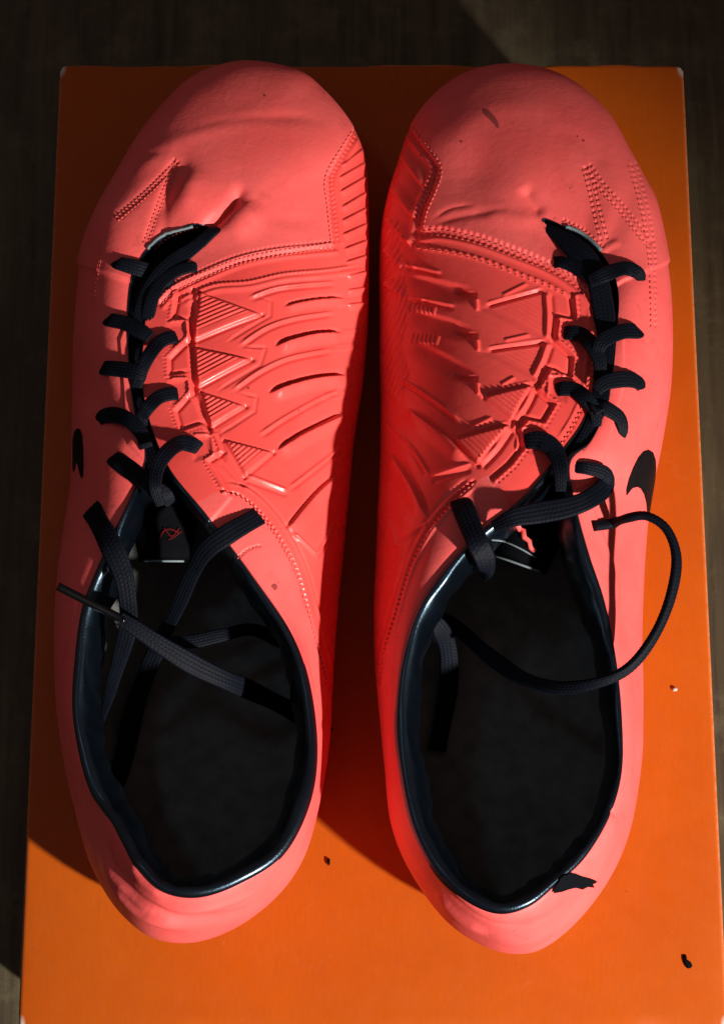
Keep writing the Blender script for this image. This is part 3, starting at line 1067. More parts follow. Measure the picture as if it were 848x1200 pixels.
def L_relief(r):
    # toe overlay, a step down to the moulded panel
    r.plate([(418, 140), (400, 176), (380, 208), (382, 240), (388, 291), (320, 302), (280, 311), (240, 326), (205, 342), (188, 358), (150, 330),
             (60, 300), (60, 20), (470, 20), (470, 120)], 0.9, 2.0)
    for sgn in (-3.2, 3.2):
        for sm, pp in ((L_TOE_SEAM, 5.4), (L_LOW_SEAM, 5.4)):
            r.dashes(sm, 1.4, -0.32, pp, 0.55, off=sgn)
    r.line(L_TOE_SEAM, 1.2, 0.25, taper=0); r.line(L_LOW_SEAM, 1.2, 0.25, taper=0)
    r.line(offset_path(L_TOE_SEAM, -8), 2.6, 0.45, False, 0); r.line(offset_path(L_LOW_SEAM, -9), 2.6, 0.5, False, 0)
    # piping rail under it
    r.line(L_PIPE, 2.0, 0.5, taper=.1); r.line(offset_path(L_PIPE, -6), 3.2, 0.55, False, .1)
    r.dashes(L_PIPE, 1.4, 0.2, 5.0, .5)
    # V shaped overlay
    for v in (L_V1, L_V2):
        for sgn in (-2.5, 2.5):
            r.dashes(v, 1.4, -0.2, 5.0, 0.55, off=sgn)
        r.line(v, 5, -0.35, taper=.1)
    r.dashes(L_THROAT, 1.5, -0.4, 5.0, 0.5, off=-4)
    # eyelet stay: zig-zag edge
    poly = [(206, 343), (198, 378), (219, 380), (221, 396), (194, 421), (196, 445), (216, 443), (223, 460), (201, 483), (210, 511), (238, 503),
            (250, 512), (257, 531), (239, 543), (252, 563), (270, 585), (240, 620), (150, 520), (140, 400), (160, 340)]
    r.plate(poly, 0.75, 2.0)
    r.line(L_ZIG, 2.2, 0.7, False, 0)
    r.line(offset_path(L_ZIG, -5, False), 2.0, -0.5, False, 0)
    r.dashes(offset_path(L_ZIG, 3.5, False), 1.1, -0.22, 4.5, .5, curve=False)
    for e in ((206, 394), (208, 461), (234, 528)):
        r.plate([(e[0] - 9, e[1] - 11), (e[0] + 10, e[1] - 12), (e[0] + 12, e[1] + 8), (e[0] - 6, e[1] + 14)], -0.35, 3.5)
        r.line([(e[0] - 5, e[1] - 15), (e[0] + 13, e[1] - 15), (e[0] + 15, e[1] + 8)], 1.6, .45, False, 0)
    # four ribbed triangles
    tri_block(r, (234, 345), (305, 374), (226, 404), (79, -32), facet='BC')
    tri_block(r, (228, 410), (293, 427), (231, 458), (62, -31), facet='BC')
    tri_block(r, (235, 462), (286, 481), (246, 505), (40, -24), facet='BC')
    tri_block(r, (261, 519), (317, 534), (285, 562), (32, -28), facet='BC')
    # column of facets left of the triangles
    r.line([(227, 342), (224, 404), (228, 460), (244, 508), (262, 545), (283, 570)], 3.4, -0.85, False, 0)
    r.line([(232, 345), (229, 404), (233, 460), (249, 506)], 1.4, .5, False, 0)
    # zig outlines right of the tips
    for z in ([(300, 353), (313, 358), (312, 374), (286, 390), (262, 405)],
              [(280, 413), (306, 414), (300, 432), (270, 450), (250, 462)],
              [(276, 466), (296, 471), (294, 486), (270, 502), (252, 512)]):
        r.fin(z, 5, -0.55, side=-1, curve=False, taper=.15)
        r.line(z, 1.3, .35, False, .1)
    # long fins sweeping to the inner edge
    fins = [[(328, 364), (350, 357), (375, 352), (402, 350)], [(317, 412), (340, 402), (368, 394), (398, 391)],
            [(309, 467), (335, 455), (368, 445), (404, 440)], [(319, 533), (345, 514), (372, 499), (402, 484)],
            [(329, 626), (348, 600), (368, 577), (392, 556)]]
    for f, hh, ww in zip(fins, (0.9, 1.5, 1.6, 1.35, .9), (11, 15, 16, 18, 22)):
        r.fin(f, ww, hh, side=1, taper=.16, edge=1.8, foot=0.7 * hh)
    ridg = [[(288, 354), (318, 342), (350, 336), (392, 331)], [(276, 411), (308, 389), (342, 376), (390, 366)],
            [(268, 463), (300, 440), (335, 423), (386, 410)], [(298, 515), (330, 492), (368, 469), (396, 456)],
            [(331, 576), (352, 559), (380, 537), (400, 522)], [(366, 652), (378, 632), (390, 612)]]
    for f in ridg:
        r.line(f, 1.7, .55, taper=.12)
        r.line(offset_path(f, 3.8), 2.2, -.45, False, .12)
    r.line([(286, 559), (333, 578)], 1.8, .55, False, .1); r.line([(284, 565), (333, 584)], 2.5, -.4, False, .1)
    r.line([(337, 626), (351, 638), (367, 652)], 1.7, .8, False, .15)
    r.line([(322, 632), (345, 672), (362, 725)], 2.4, -.4, taper=.2)
    # small ticks where the fins meet the inner edge
    for (x0, y0) in ((397, 322), (397, 356), (398, 392), (384, 410), (376, 466)):
        for k in range(7):
            r.line([(x0 + k * 4.2, y0 + 4 - k * .5), (x0 + 2.5 + k * 4.2, y0 - 5 - k * .5)], 1.1, .32, False, .1)
    # side fins by the toe
    for (a, b) in (((396, 196), (427, 172)), ((392, 212), (430, 188)), ((394, 228), (432, 204)), ((396, 246), (433, 222)), ((396, 262), (433, 241)), ((397, 278), (433, 260)), ((400, 294), (433, 280)), ((402, 309), (433, 298)), ((404, 325), (433, 317)), ((404, 341), (433, 336)), ((404, 358), (433, 354))):
        r.fin([a, b], 9, .8, side=1, curve=False, taper=.15, edge=1.6)
    # ankle seam, double stitched
    r.line(L_ANK, 1.5, -0.4, taper=0)
    r.line(offset_path(L_ANK, -9), 1.8, 0.4, False, .1)
    r.line(offset_path(L_ANK, -12.5), 1.6, -0.45, False, .1)
    r.dashes(L_ANK, 1.3, -.5, 6.2, .55)
    r.line([(277, 656), (289, 645), (305, 640)], 1.3, -.4, taper=.1)
    # lateral side stitch row
    r.dashes([(120, 305), (113, 330), (112, 352)], 2.2, .5, 5, .5)
    r.line([(102, 940), (94, 965), (92, 990)], 1.2, -.35, taper=.2)


def L_region(fc, fu):
    out = np.full(len(fc), 'side_panel', dtype=object)
    toe = inside(fc, [(418, 148), (402, 176), (384, 208), (386, 240), (391, 288), (320, 300), (280, 309), (240, 324), (205, 340), (186, 358), (165, 340),
                      (140, 262), (60, 330), (40, 20), (470, 20), (470, 120)])
    out[toe] = 'toe_panel'
    med = (fu > 3.6) & (fu < 14.4)
    out[med & ~toe] = 'moulded_panel'
    ank = inside(fc, cr(L_ANK + [(390, 900), (300, 900), (200, 640), (240, 585)], 2, True)) & (fu > 11)
    out[ank] = 'heel_panel'
    out[(fu >= 14.4) & (fu < 26)] = 'heel_panel'
    return out


left = build_boot(dict(
    tuck=([0, 13, 16, 26, 28, 42], [5, 5, 13, 13, 6, 5]), pairs=LP, NU=1480, label='coral left boot whose loose lace ends in a black tip lying over its rim',
    dens=([0, 2.5, 4, 14, 15.5, 30, 31, 37, 42], [.55, .6, 1.25, 1.25, .5, .45, .6, .8, .55]),
    big=L_big, relief=L_relief, region=L_region,
    ankle=([0, 11.3, 12.5, 31.5, 32.8, 42], [0, 0, 1, 1, 0, 0]),
    pad=([0, 10.5, 12.5, 15, 17, 20, 22, 25, 27, 30, 31.5, 33, 42], [.8, .8, 3.2, 5.5, 7.5, 6, 6, 7, 6.5, 6, 4.0, 1.0, .8]),
    tongue=[(222, 268, 43, 26), (190, 300, 45, 22), (167, 350, 47, 22), (160, 400, 49, 20), (162, 450, 51, 20), (170, 505, 53, 24),
            (184, 560, 53, 34), (192, 610, 48, 38), (192, 657, 42, 29)]))


def lace_group(boot, bands, main_rows, main_kw, aglet=None):
    main = lace_band('lace', boot, main_rows, boot['root'], **main_kw)
    for rows in bands:
        kw = {}
        if isinstance(rows, tuple):
            rows, kw = rows
        lace_band('lace_band', boot, rows, main, **kw)
    return main


A = 1000
Wd = 17
L_main = [(141, 725, A + 66, 14), (160, 737, A + 65, 17), (190, 757, A + 62, 20), (225, 778, A + 57, 21), (262, 796, A + 50, 21), (300, 812, A + 36, 20), (345, 835, A + 20, 18), (385, 862, A + 20, 18)]
L_bands = [
    [(136, 305, -1.2, 15), (141, 310, 1.0, 17), (160, 315, 1.6, 18), (185, 324, 2.2, 18), (200, 335, 1.6, 16)],
    [(231, 313, -1.5, 12), (226, 314, 0.8, 13), (208, 320, 1.5, 14), (190, 334, 2.0, 16), (178, 352, A + 52, 16), (172, 380, A + 51, 15)],
    [(258, 262, -2.5, 12), (250, 272, 0.6, 13), (228, 290, A + 49, 17), (205, 306, A + 50, 19), (185, 325, A + 51, 18), (170, 350, A + 51, 17), (162, 375, A + 51, 16)],
    [(125, 372, -1.4, 15), (130, 376, 1.0, 17), (148, 381, 1.6, 17), (165, 388, A + 56, 17), (176, 396, A + 56, 15)],
    [(208, 394, -2.0, 15), (203, 396, .9, 16), (188, 403, 1.8, 16), (174, 418, A + 57.5, 16), (164, 440, A + 57, 15), (158, 460, A + 55, 14)],
    [(119, 430, -1.4, 15), (124, 432, 1.0, 17), (142, 434, 1.7, 17), (160, 436, A + 58, 17), (172, 440, A + 57, 15)],
    [(209, 461, -2.0, 15), (204, 462, .9, 16), (188, 467, 1.9, 16), (174, 477, A + 60, 16), (166, 492, A + 58, 15), (168, 515, A + 57, 14)],
    [(115, 494, -1.4, 15), (120, 490, 1.0, 17), (134, 488, 1.7, 18), (152, 494, 2.2, 17), (166, 508, A + 60, 16), (172, 525, A + 59, 15)],
    [(130, 533, -1.2, 17), (138, 541, 1.2, 19), (155, 555, 2.4, 21), (175, 569, A + 66, 21), (193, 580, A + 65, 18), (200, 590, A + 62, 12)],
    [(235, 527, -2.0, 16), (229, 524, .9, 17), (212, 522, 2.0, 19), (195, 531, A + 65.5, 19), (184, 550, A + 67.5, 16), (182, 572, A + 68.5, 13), (188, 592, A + 64, 10)],
    [(108, 596, 0.2, 26), (116, 610, 1.3, 24), (132, 640, 2.6, 24), (144, 672, A + 63.5, 22), (150, 705, A + 61, 20), (150, 735, A + 59, 19), (142, 768, A + 52, 17), (130, 808, A + 42, 13), (119, 845, A + 30, 7)],
    [(303, 605, 0.0, 22), (294, 611, 1.2, 22), (268, 627, 2.4, 22), (242, 645, A + 62, 20), (226, 672, A + 54, 17), (208, 712, A + 42, 16), (182, 765, A + 26, 18), (158, 830, A + 17, 20), (142, 900, A + 15, 20), (112, 960, A + 16, 20)],
    [(195, 752, A + 40, 12), (225, 752, A + 40, 14), (258, 745, A + 38, 14), (295, 738, A + 34, 14), (330, 752, A + 26, 14)],
    # centre bundle lying on the tongue
    [(192, 318, A + 48.5, 20), (170, 345, A + 49.5, 22), (160, 385, A + 51.5, 21), (158, 430, A + 53, 20), (162, 475, A + 55, 20), (173, 520, A + 57, 20), (184, 555, A + 60, 18)],
]
lm = lace_group(left, L_bands, L_main, {})
# aglet
ap = np.array([unproj(68, 687, 73), unproj(74, 690, 72.6), unproj(105, 706, 69.5), unproj(136, 722, 66.3), unproj(146, 728, 65.6)])
ag = tube('aglet', cr(ap, 5), 0.00125, M['aglet'], lm, 12)

stitches(left, [
    (L_TOE_SEAM, 5.4, 3.9, .24, -3.2), (L_TOE_SEAM, 5.4, 3.9, .24, 3.2),
    (L_LOW_SEAM, 5.4, 3.9, .24, -3.2), (L_LOW_SEAM, 5.4, 3.9, .24, 3.2),
    (L_V1, 5.0, 3.6, .21, -2.5), (L_V1, 5.0, 3.6, .21, 2.5), (L_V2, 5.0, 3.6, .21, -2.5), (L_V2, 5.0, 3.6, .21, 2.5),
    (L_THROAT, 5.0, 3.4, .26, -4), (L_ANK, 6.2, 4.2, .28, 0),
    ([(277, 656), (289, 645), (305, 640)], 4.5, 3.2, .24, 0)])
decal('side_mark', left, [(86, 516), (88, 506), (91, 502), (94.5, 503), (97, 510), (98, 525), (98.5, 545), (98, 557), (96.5, 561), (94.5, 556), (92.5, 548), (91, 541), (89, 546), (87, 554), (86, 548)], M['logo'], curve=False)
decal('scuff', left, [(318, 687), (322, 684), (325, 688), (322, 692)], M['stain'], 0.0001)
# worn white lip of the throat and the red print on the tongue
tube('lip_thread', np.array([(h[0] + h[1] * .0004)[:] for h in (left['hit'].cast(*p) for p in cr([(173, 292), (185, 280), (203, 271), (226, 264)], 5)) if h]), .0005, M['pale_thread'], left['root'])
for pp in ([(186, 633), (192, 622), (200, 620), (209, 624)], [(192, 618), (201, 628), (210, 618)], [(197, 632), (205, 628), (212, 622)]):
    h_ = [left['hit'].cast(*p) for p in cr(pp, 5)]
    tube('print_line', np.array([(h[0] + h[1] * .0003)[:] for h in h_ if h]), .0003, M['red_print'], left['tongue'])

# ================================================================== RIGHT BOOT
RP = [
    P_(604, 78, 660, 268, 46, 15, 2.0, .5), P_(656, 92, 672, 273, 46, 15, 2.0, .5), P_(703, 130, 684, 280, 46, 15, 2.0, .5),
    P_(731, 177, 697, 290, 47, 16, 2.0, .5), P_(748, 208, 706, 300, 47, 16, 2.0, .5), P_(763, 245, 715, 314, 48, 17, 2.0, .5),
    P_(775, 290, 722, 330, 49, 17, 2.0, .52), P_(783, 340, 725, 355, 51, 17, 2.0, .53), P_(786, 400, 722, 395, 53, 17, 2.0, .54),
    P_(784, 460, 718, 435, 55, 17, 1.9, .56), P_(775, 520, 709, 482, 57, 18, 1.8, .6), P_(764, 575, 691, 520, 60, 19, 1.7, .64),
    P_(758, 620, 667, 545, 62, 20, 1.6, .68), P_(754, 680, 675, 595, 61, 21, 1.5, .7), P_(752, 740, 690, 650, 60, 22, 1.45, .72),
    P_(753, 800, 708, 705, 58, 23, 1.4, .74), P_(753, 850, 721, 770, 57, 24, 1.35, .75), P_(751, 896, 728, 838, 57, 26, 1.35, .75),
    P_(739, 968, 728, 905, 59, 28, 1.35, .74), P_(718, 1022, 713, 958, 62, 30, 1.4, .7), P_(683, 1072, 685, 1005, 66, 31, 1.5, .66),
    P_(642, 1108, 652, 1036, 69, 31, 1.6, .62), P_(607, 1118, 620, 1062, 71, 31, 1.6, .6), P_(566, 1108, 584, 1071, 71, 31, 1.6, .6),
    P_(521, 1077, 546, 1056, 70, 31, 1.6, .62), P_(481, 1022, 509, 1022, 66, 30, 1.5, .66), P_(458, 966, 482, 968, 62, 28, 1.4, .7),
    P_(450, 896, 468, 900, 59, 26, 1.35, .74), P_(445, 845, 463, 845, 58, 24, 1.35, .75), P_(439, 775, 470, 775, 58, 22, 1.45, .72),
    P_(438, 710, 489, 714, 59, 20, 1.6, .66), P_(441, 650, 520, 668, 61, 19, 1.7, .62), P_(443, 600, 562, 624, 62, 18, 1.8, .58),
    P_(446, 540, 612, 583, 63, 18, 1.9, .56), P_(447, 470, 650, 538, 61, 17, 2.0, .55), P_(446, 420, 680, 498, 58, 17, 2.0, .54),
    P_(446, 370, 694, 456, 55, 17, 2.0, .53), P_(445, 320, 701, 402, 53, 17, 2.0, .52), P_(447, 275, 700, 356, 51, 17, 2.0, .5),
    P_(454, 228, 687, 331, 49, 16, 2.0, .5), P_(467, 187, 664, 303, 47, 16, 2.0, .5), P_(483, 144, 640, 272, 46, 15, 2.0, .5),
    P_(514, 107, 635, 260, 46, 15, 2.0, .5), P_(554, 84, 646, 262, 46, 15, 2.0, .5)]

R_TOE_SEAM = [(480, 150), (497, 172), (514, 198), (508, 222), (497, 248), (492, 272)]
R_LOW_SEAM = [(494, 274), (520, 273), (562, 283), (602, 298), (645, 315), (675, 333), (696, 354)]
R_PIPE = [(486, 290), (530, 297), (570, 308), (612, 325), (640, 335), (662, 346), (672, 352)]
R_ZIG = [(672, 350), (675, 378), (655, 376), (652, 401), (665, 412), (672, 420), (669, 446), (645, 437), (631, 460), (651, 476), (637, 500),
         (618, 497), (610, 507), (615, 528), (600, 548), (580, 566)]
R_ANK = [(556, 566), (535, 585), (516, 606), (500, 628), (486, 654), (474, 682), (462, 720), (449, 765), (444, 800)]
R_V1 = [(685, 196), (693, 225), (700, 255), (707, 284)]
R_V2 = [(685, 196), (705, 222), (730, 250), (756, 284)]
R_SIDE = [(738, 192), (750, 235), (759, 280), (764, 330), (765, 385)]
R_THR = [(656, 262), (684, 276), (705, 296)]
R_EYE = [(694, 360), (694, 400), (690, 440), (684, 470), (670, 500), (655, 523)]


def R_big(r):
    r.bulge((590, 190), (110, 90), 2.0)
    r.bulge((570, 420), (90, 150), 2.6)
    r.bulge((510, 620), (50, 80), 1.2)
    r.bulge((556, 205), (34, 30), -1.6)
    r.bulge((620, 215), (40, 40), 1.0)
    r.line([(500, 268), (540, 258), (600, 250)], 5, -.5, taper=.3)
    r.line([(505, 262), (530, 248), (560, 245)], 3, -.35, taper=.3)
    r.line([(636, 258), (622, 240), (612, 222)], 8, -1.3, taper=.3)
    r.line([(560, 250), (600, 262), (635, 262)], 10, .6, taper=.3)
    r.line([(520, 190), (550, 150), (600, 130), (660, 140)], 16, .5, taper=.3)
    r.line([(640, 155), (680, 170), (715, 205)], 9, -.35, taper=.3)
    r.line([(700, 300), (715, 290), (728, 285)], 4, .5, taper=.3)
    # ankle bulge fold on the outer side
    r.line([(500, 1010), (530, 1060), (580, 1090), (650, 1080)], 7, -.9, taper=.3)
    r.line([(560, 1095), (610, 1105), (660, 1082), (700, 1035)], 5, .7, taper=.3)
    r.line([(505, 1040), (535, 1075), (575, 1098)], 3.5, 1.0, taper=.3)
    r.line([(515, 1035), (545, 1068), (590, 1088), (640, 1082)], 3, -.8, taper=.3)
    r.line([(690, 950), (710, 945), (722, 960)], 2.5, -.5, taper=.3)
    r.line([(600, 1085), (640, 1075), (670, 1050)], 4, -.4, taper=.3)
    r.line([(720, 950), (710, 985), (690, 1010)], 5, .5, taper=.3)


def R_relief(r):
    r.plate([(478, 146), (497, 172), (516, 198), (510, 222), (499, 248), (495, 272), (520, 270), (562, 280), (602, 295), (645, 312), (675, 330), (697, 352),
             (730, 330), (800, 300), (820, 20), (420, 20), (460, 130)], 0.9, 2.0)
    for sgn in (-3.2, 3.2):
        r.dashes(R_TOE_SEAM, 1.5, -.3, 5.6, .55, off=sgn)
        r.dashes(R_LOW_SEAM, 1.6, -.38, 7.2, .5, off=sgn)
    r.line(offset_path(R_TOE_SEAM, 8), 2.6, .45, False, 0)
    r.line(offset_path(R_LOW_SEAM, 9), 2.6, .5, False, 0)
    r.line(R_PIPE, 3.2, .35, taper=.1)
    r.dashes(R_PIPE, 1.8, .35, 8.5, .42)
    for v in (R_V1, R_V2):
        for sgn in (-3.5, 3.5):
            r.dashes(v, 1.5, -.38, 6.5, .45, off=sgn)
    for sgn in (-3, 3):
        r.dashes(R_SIDE, 1.5, -.42, 6.5, .45, off=sgn)
    r.dashes(R_THR, 1.5, -.4, 5.5, .5, off=-3)
    r.line([(763, 350), (765, 380), (764, 405)], 3, -.4, taper=.2)
    # eyelet stay
    poly = [(672, 347), (675, 379), (655, 377), (652, 402), (665, 412), (673, 420), (670, 447), (645, 438), (632, 460), (652, 476), (638, 501),
            (618, 498), (610, 508), (616, 529), (600, 550), (580, 568), (610, 600), (700, 560), (730, 450), (730, 380), (700, 345)]
    r.plate(poly, .75, 2.0)
    r.line(R_ZIG, 2.3, .75, False, 0)
    r.line(offset_path(R_ZIG, 5, False), 2.2, -.75, False, 0)
    r.dashes(offset_path(R_ZIG, -3.5, False), 1.3, -.4, 6, .5, curve=False)
    r.dashes(R_EYE, 1.4, -.5, 6.5, .5)
    r.line(offset_path(R_EYE, 6), 1.4, .4, False, .1)
    for e in ((664, 391), (655, 459), (620, 521)):
        r.plate([(e[0] - 10, e[1] - 12), (e[0] + 9, e[1] - 11), (e[0] + 6, e[1] + 14), (e[0] - 12, e[1] + 8)], -.35, 3.5)
        r.line([(e[0] + 5, e[1] - 15), (e[0] - 13, e[1] - 15), (e[0] - 15, e[1] + 8)], 1.6, .55, False, 0)
    # ribbed triangles (flattened by wear towards the toe)
    for tp, rd in (([(638, 343), (568, 365), (641, 402)], (-70, -38)), ([(641, 404), (570, 418), (624, 446)], (-55, -28))):
        r.plate(tp, -.35, 5)
        r.ribs([tuple(np.array(q) * .8 + np.array(tp).mean(0) * .2) for q in tp], rd, 5, .06)
    tri_block(r, (624, 455), (568, 471), (600, 497), (-34, -26), h=1.2, rib=.6, pitch=4.8)
    tri_block(r, (599, 501), (534, 519), (561, 548), (-30, -30), h=1.2, rib=.7, pitch=5)
    # bars along their upper and right edges
    for a, b in (((570, 362), (637, 341)), ((572, 415), (640, 402)), ((569, 468), (622, 453)), ((536, 516), (596, 500))):
        r.fin([b, a], 5, -1.1 if a[1] < 430 else -.6, side=-1, curve=False, taper=.1, edge=2.4)
        r.line([(a[0], a[1] - 2), (b[0], b[1] - 2)], 1.6, .3, False, .1)
        r.line([(a[0] + 18, a[1] - 11), (b[0] - 18, b[1] - 7)], 1.7, .45, False, .15)
    for pth in ([(639, 345), (641, 372), (640, 400)], [(641, 404), (634, 425), (624, 446)], [(624, 457), (614, 478), (601, 497)], [(597, 503), (580, 528), (561, 548)]):
        r.line(pth, 2.6, .85, False, .08)
        r.line(offset_path(pth, -6), 2.4, -.55, False, .1)
    # notches and short bars at the head of each fin
    for nx, ny in ((561, 349), (562, 398), (562, 449)):
        r.fin([(nx + 1, ny - 2), (nx - 12, ny - 2), (nx - 30, ny - 8)], 6, -1.2, side=-1, taper=.35, edge=3.5)
        r.line([(nx - 1, ny + 4), (nx, ny + 19)], 1.9, .7, False, .1)
    # broad soft fins running to the inner edge
    fins = [[(562, 347), (535, 340), (505, 332), (476, 326)], [(562, 397), (535, 384), (508, 375), (478, 368)],
            [(562, 449), (535, 430), (510, 416), (482, 402)], [(552, 545), (530, 520), (504, 497), (478, 478)],
            [(505, 612), (492, 580), (476, 553), (458, 528)]]
    for f in fins[:3]:
        r.fin(f, 20, -1.1, side=-1, taper=.3, edge=7)
    for f, hh, ww in zip(fins[3:], (1.6, 1.6), (20, 20)):
        r.fin(f, ww, hh, side=-1, taper=.2, edge=2.2, foot=.3 * hh)
    for f in ([(520, 322), (500, 316), (478, 312)], [(536, 362), (510, 355), (480, 350)], 
              [(507, 560), (490, 532), (470, 508), (456, 492)], [(545, 500), (520, 478), (490, 456), (468, 444)]):
        r.line(f, 2.0, .75, taper=.15); r.line(offset_path(f, -4), 2.2, -.6, False, .15)
    r.line([(508, 560), (530, 553), (554, 546)], 2, .6, False, .1); r.line([(508, 567), (532, 559), (554, 553)], 2.5, -.45, False, .1)
    r.line([(468, 642), (485, 628), (504, 614)], 1.8, .5, False, .1)
    r.line([(457, 606), (463, 624), (468, 642)], 1.9, .7, False, .1)
    # ticks by the inner edge
    r.ribs([(449, 330), (476, 322), (482, 360), (474, 410), (484, 440), (470, 475), (451, 455)], (1, -2.6), 5.6, .6)
    r.ribs([(449, 250), (470, 262), (474, 318), (450, 326)], (1, -2.2), 6.5, .5)
    for (x0, y0) in ((480, 362), (484, 398)):
        for k in range(7):
            r.line([(x0 + k * 5, y0 + 6 + k * .6), (x0 + 3.5 + k * 5, y0 - 6 + k * .6)], 1.2, .4, False, .1)
    for (x, y) in ((474, 280), (481, 284), (478, 311), (487, 314), (489, 357), (498, 354), (479, 362)):
        r.bulge((x, y), (2.6, 3.0), .55)
    for (a, b) in (((462, 172), (500, 225)), ((452, 215), (492, 262)), ((448, 255), (486, 290)), ((446, 290), (474, 318)), ((446, 330), (474, 350))):
        r.fin([a, b], 15, .9, side=-1, curve=False, taper=.2, edge=2)
    r.line(R_ANK, 1.8, -.5, taper=0)
    r.line(offset_path(R_ANK, -6), 1.8, .4, False, .05)
    r.line(offset_path(R_ANK, 7), 2.2, -.35, False, .05)
    r.dashes(R_ANK, 1.4, -.5, 6, .55)
    # fold of the outer ankle overlay
    r.fin([(688, 575), (696, 605), (706, 632), (717, 662), (724, 700), (722, 742)], 9, .4, side=1, taper=.22, edge=4.0, foot=.1)
    r.dashes([(681, 530), (688, 521), (694, 512)], 1.2, -.3, 4, .5)


def R_region(fc, fu):
    out = np.full(len(fc), 'side_panel', dtype=object)
    toe = inside(fc, [(479, 148), (497, 172), (515, 198), (509, 222), (498, 248), (493, 273), (520, 272), (562, 282), (602, 297), (645, 314), (675, 332),
                      (697, 354), (712, 330), (735, 262), (790, 330), (820, 20), (420, 20), (450, 130)])
    out[toe] = 'toe_panel'
    med = (fu > 28.4) & (fu < 41.3)
    out[med & ~toe] = 'moulded_panel'
    ank = inside(fc, cr(R_ANK + [(440, 860), (560, 860), (600, 640), (580, 560)], 2, True)) & (fu < 34) & (fu > 20)
    out[ank] = 'heel_panel'
    out[(fu >= 17) & (fu <= 28.4)] = 'heel_panel'
    return out


right = build_boot(dict(
    tuck=([0, 15, 18, 27, 29, 44], [5, 5, 13, 13, 6, 5]), pairs=RP, NU=1480, label='coral right boot whose thin lace loops out beyond its side over the lid',
    dens=([0, 6, 10, 12, 14, 27, 29, 40, 41.5, 44], [.55, .6, .6, .7, .45, .45, 1.2, 1.2, .6, .55]),
    big=R_big, relief=R_relief, region=R_region,
    ankle=([0, 11.2, 12.6, 32.2, 34.2, 44], [0, 0, 1, 1, 0, 0]),
    pad=([0, 11, 12.6, 14, 16, 18, 21, 23, 25, 27, 29, 31, 33, 34.5, 44], [.8, .8, 4, 6.5, 4.5, 3.5, 5, 6, 7.5, 7.5, 6.5, 5.5, 4.5, 1.0, .8]),
    tongue=[(642, 258, 43, 18), (676, 290, 45, 24), (708, 335, 47, 22), (712, 390, 49, 20), (705, 445, 51, 20), (688, 500, 53, 24),
            (655, 555, 53, 34), (628, 600, 48, 42), (606, 660, 42, 36)]))

R_main = [(694, 617, 0.2, 11, 20), (712, 615, 3, 12, 40), (735, 607, A + 62, 12, 50), (758, 605, A + 65, 12, 60), (781, 621, A + 66, 13, 60), (792, 655, A + 66, 14, 55),
          (785, 700, A + 66, 14, 55), (766, 745, A + 65, 13, 60), (737, 782, A + 64, 12, 50), (700, 800, A + 62, 12, 20), (655, 806, A + 56, 14, 10),
          (612, 795, A + 48, 16, 0), (575, 770, A + 40, 17, 0), (540, 740, A + 32, 16, 0), (512, 722, A + 26, 15), (480, 712, A + 30, 15)]
R_bands = [
    [(634, 263, A + 47, 10), (655, 277, A + 49.5, 18), (680, 298, A + 52, 26), (698, 325, A + 53, 26), (706, 360, A + 53.5, 24), (710, 400, A + 54.5, 20),
     (706, 440, A + 56, 19), (700, 480, A + 58, 18), (682, 520, A + 60, 17), (668, 545, A + 62, 16)],
    [(752, 330, -1.5, 12), (747, 321, 1.0, 15), (730, 317, 2.0, 17), (708, 322, A + 56, 18), (690, 330, A + 55, 15)],
    [(649, 307, -1.0, 15), (656, 309, 1.4, 16), (672, 312, A + 52.5, 17), (690, 322, A + 54, 17)],
    [(750, 385, -1.4, 17), (744, 389, 1.0, 18), (728, 391, 2.0, 18), (708, 398, A + 59, 18), (700, 412, A + 59, 15), (702, 430, A + 57.5, 13)],
    [(659, 390, -1.8, 16), (665, 391, 1.0, 17), (680, 395, 2.0, 18), (693, 405, A + 58.5, 18), (702, 424, A + 59, 16), (702, 445, A + 58, 14)],
    [(752, 458, -1.4, 16), (747, 450, 1.0, 17), (730, 446, 2.0, 18), (710, 448, A + 60.5, 18), (698, 458, A + 60, 14)],
    [(650, 457, -1.8, 16), (656, 457, 1.0, 17), (672, 459, 2.0, 17), (686, 467, A + 60.5, 17), (697, 482, A + 60, 15), (698, 500, A + 59, 12)],
    [(729, 514, -1.2, 10), (728, 503, .9, 14), (722, 489, 1.6, 16), (708, 481, 2.4, 16), (694, 480, A + 62, 14)],
    [(612, 520, -1.8, 16), (618, 518, 1.0, 18), (634, 519, 2.2, 21), (648, 532, 3.4, 21), (656, 552, A + 67, 17), (656, 576, A + 66.5, 12)],
    [(664, 548, A + 61, 12), (684, 550, 2.2, 15), (702, 556, 3.6, 18), (703, 572, 4.0, 20), (688, 586, A + 67, 22), (662, 595, A + 68, 24), (630, 601, A + 68, 23), (600, 607, A + 69, 20), (578, 617, A + 66, 14)],
    [(539, 586, -0.6, 22), (543, 597, 1.4, 23), (550, 616, 3.2, 24), (560, 638, A + 67.5, 25), (568, 655, A + 65, 23), (570, 668, A + 60, 16), (566, 676, A + 54, 10)],
    [(494, 722, A + 40, 20), (514, 736, A + 36, 20), (524, 758, A + 28, 20), (526, 790, A + 20, 20), (522, 825, A + 15.5, 19), (512, 880, A + 14.5, 18)],
]
rm = lace_group(right, R_bands, R_main, dict(thick=2.0))
tube('aglet', cr(np.array([unproj(501, 722, 52), unproj(505, 738, 47), unproj(508, 753, 42)]), 5), .0007, M['aglet'], rm, 10)

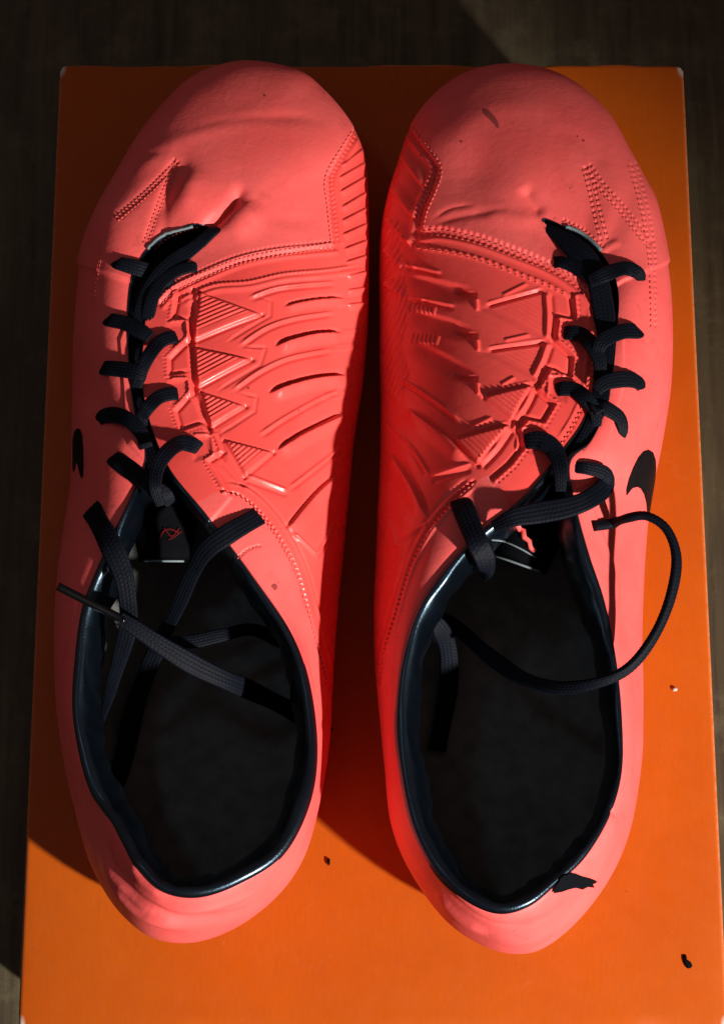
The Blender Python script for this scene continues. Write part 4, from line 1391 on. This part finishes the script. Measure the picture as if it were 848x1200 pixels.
stitches(right, [
    (R_TOE_SEAM, 5.6, 4.2, .27, -3.2), (R_TOE_SEAM, 5.6, 4.2, .27, 3.2),
    (R_LOW_SEAM, 7.2, 4.6, .21, -3.2), (R_LOW_SEAM, 7.2, 4.6, .21, 3.2),
    (R_V1, 6.5, 3.4, .24, -3.5), (R_V2, 6.5, 3.4, .24, -3.5), (R_V1, 6.5, 3.4, .24, 3.5), (R_V2, 6.5, 3.4, .24, 3.5),
    (R_SIDE, 6.5, 3.2, .22, 3), (R_ANK, 6, 4, .28, 0), (R_PIPE, 8.5, 4, .22, 0), (R_THR, 5.5, 3.2, .24, -3), (R_EYE, 6.5, 3.6, .22, 0)])
decal('side_mark', right, [(733, 581), (733, 573), (736, 561), (741, 548), (747, 536), (753, 529), (759, 527), (764, 530), (767, 539), (767.5, 550), (766, 565),
                        (763, 582), (760.5, 600), (759, 606), (757.5, 602), (756.5, 590), (754, 580), (750, 573), (745.5, 570.5), (740, 572), (736, 577)], M['logo'], curve=False)
# lining torn out over the rim at the heel
decal('torn_lining', right, [(650, 1036), (656, 1028), (664, 1023), (674, 1024), (682, 1027), (690, 1029), (698, 1032), (692, 1035), (694, 1039), (686, 1038),
                             (680, 1041), (672, 1039), (664, 1041), (656, 1044), (646, 1046)], M['lining_cloth'], 0.0007, curve=False,
      label='black lining frayed out over the coral heel')
decal('scuff', right, [(566, 129), (570, 128), (575, 132), (581, 139), (584, 147), (583, 151), (578, 145), (572, 139), (567, 134)], M['stain'], 0.00008)
for (c, rr) in (((540, 166), 1.6), ((492, 182), 1.2), ((683, 165), 1.7), ((676, 160), 1.1)):
    decal('scuff', right, [(c[0] - rr, c[1]), (c[0], c[1] - rr), (c[0] + rr, c[1] - .3), (c[0] + .3, c[1] + rr)], M['stain'], 0.00008)
for (c, rr) in (((310, 112), 1.5), ((291, 455), 1.6), ((350, 481), 1.2)):
    decal('scuff', left, [(c[0] - rr, c[1]), (c[0], c[1] - rr), (c[0] + rr, c[1] - .3), (c[0] + .3, c[1] + rr)], M['stain'], 0.00008)
tube('lip_thread', np.array([(h[0] + h[1] * .0004)[:] for h in (right['hit'].cast(*p) for p in cr([(662, 266), (676, 271), (690, 280), (704, 294)], 5)) if h]), .0006, M['pale_thread'], right['root'])
for pp in ([(575, 632), (590, 634), (610, 643), (627, 653)],):
    h_ = [right['hit'].cast(*p) for p in cr(pp, 5)]
    pts_ = np.array([(h[0] + h[1] * .0003)[:] for h in h_ if h])
    tube('edge_thread', pts_, .0003, M['pale_thread'], right['tongue'])
h_ = [right['hit'].cast(*p) for p in ((604, 612), (608, 620), (613, 622), (614, 630), (620, 634), (621, 641), (626, 645))]
tube('print_line', np.array([(h[0] + h[1] * .0005)[:] for h in h_ if h]), .0009, M['toe'], right['tongue'])
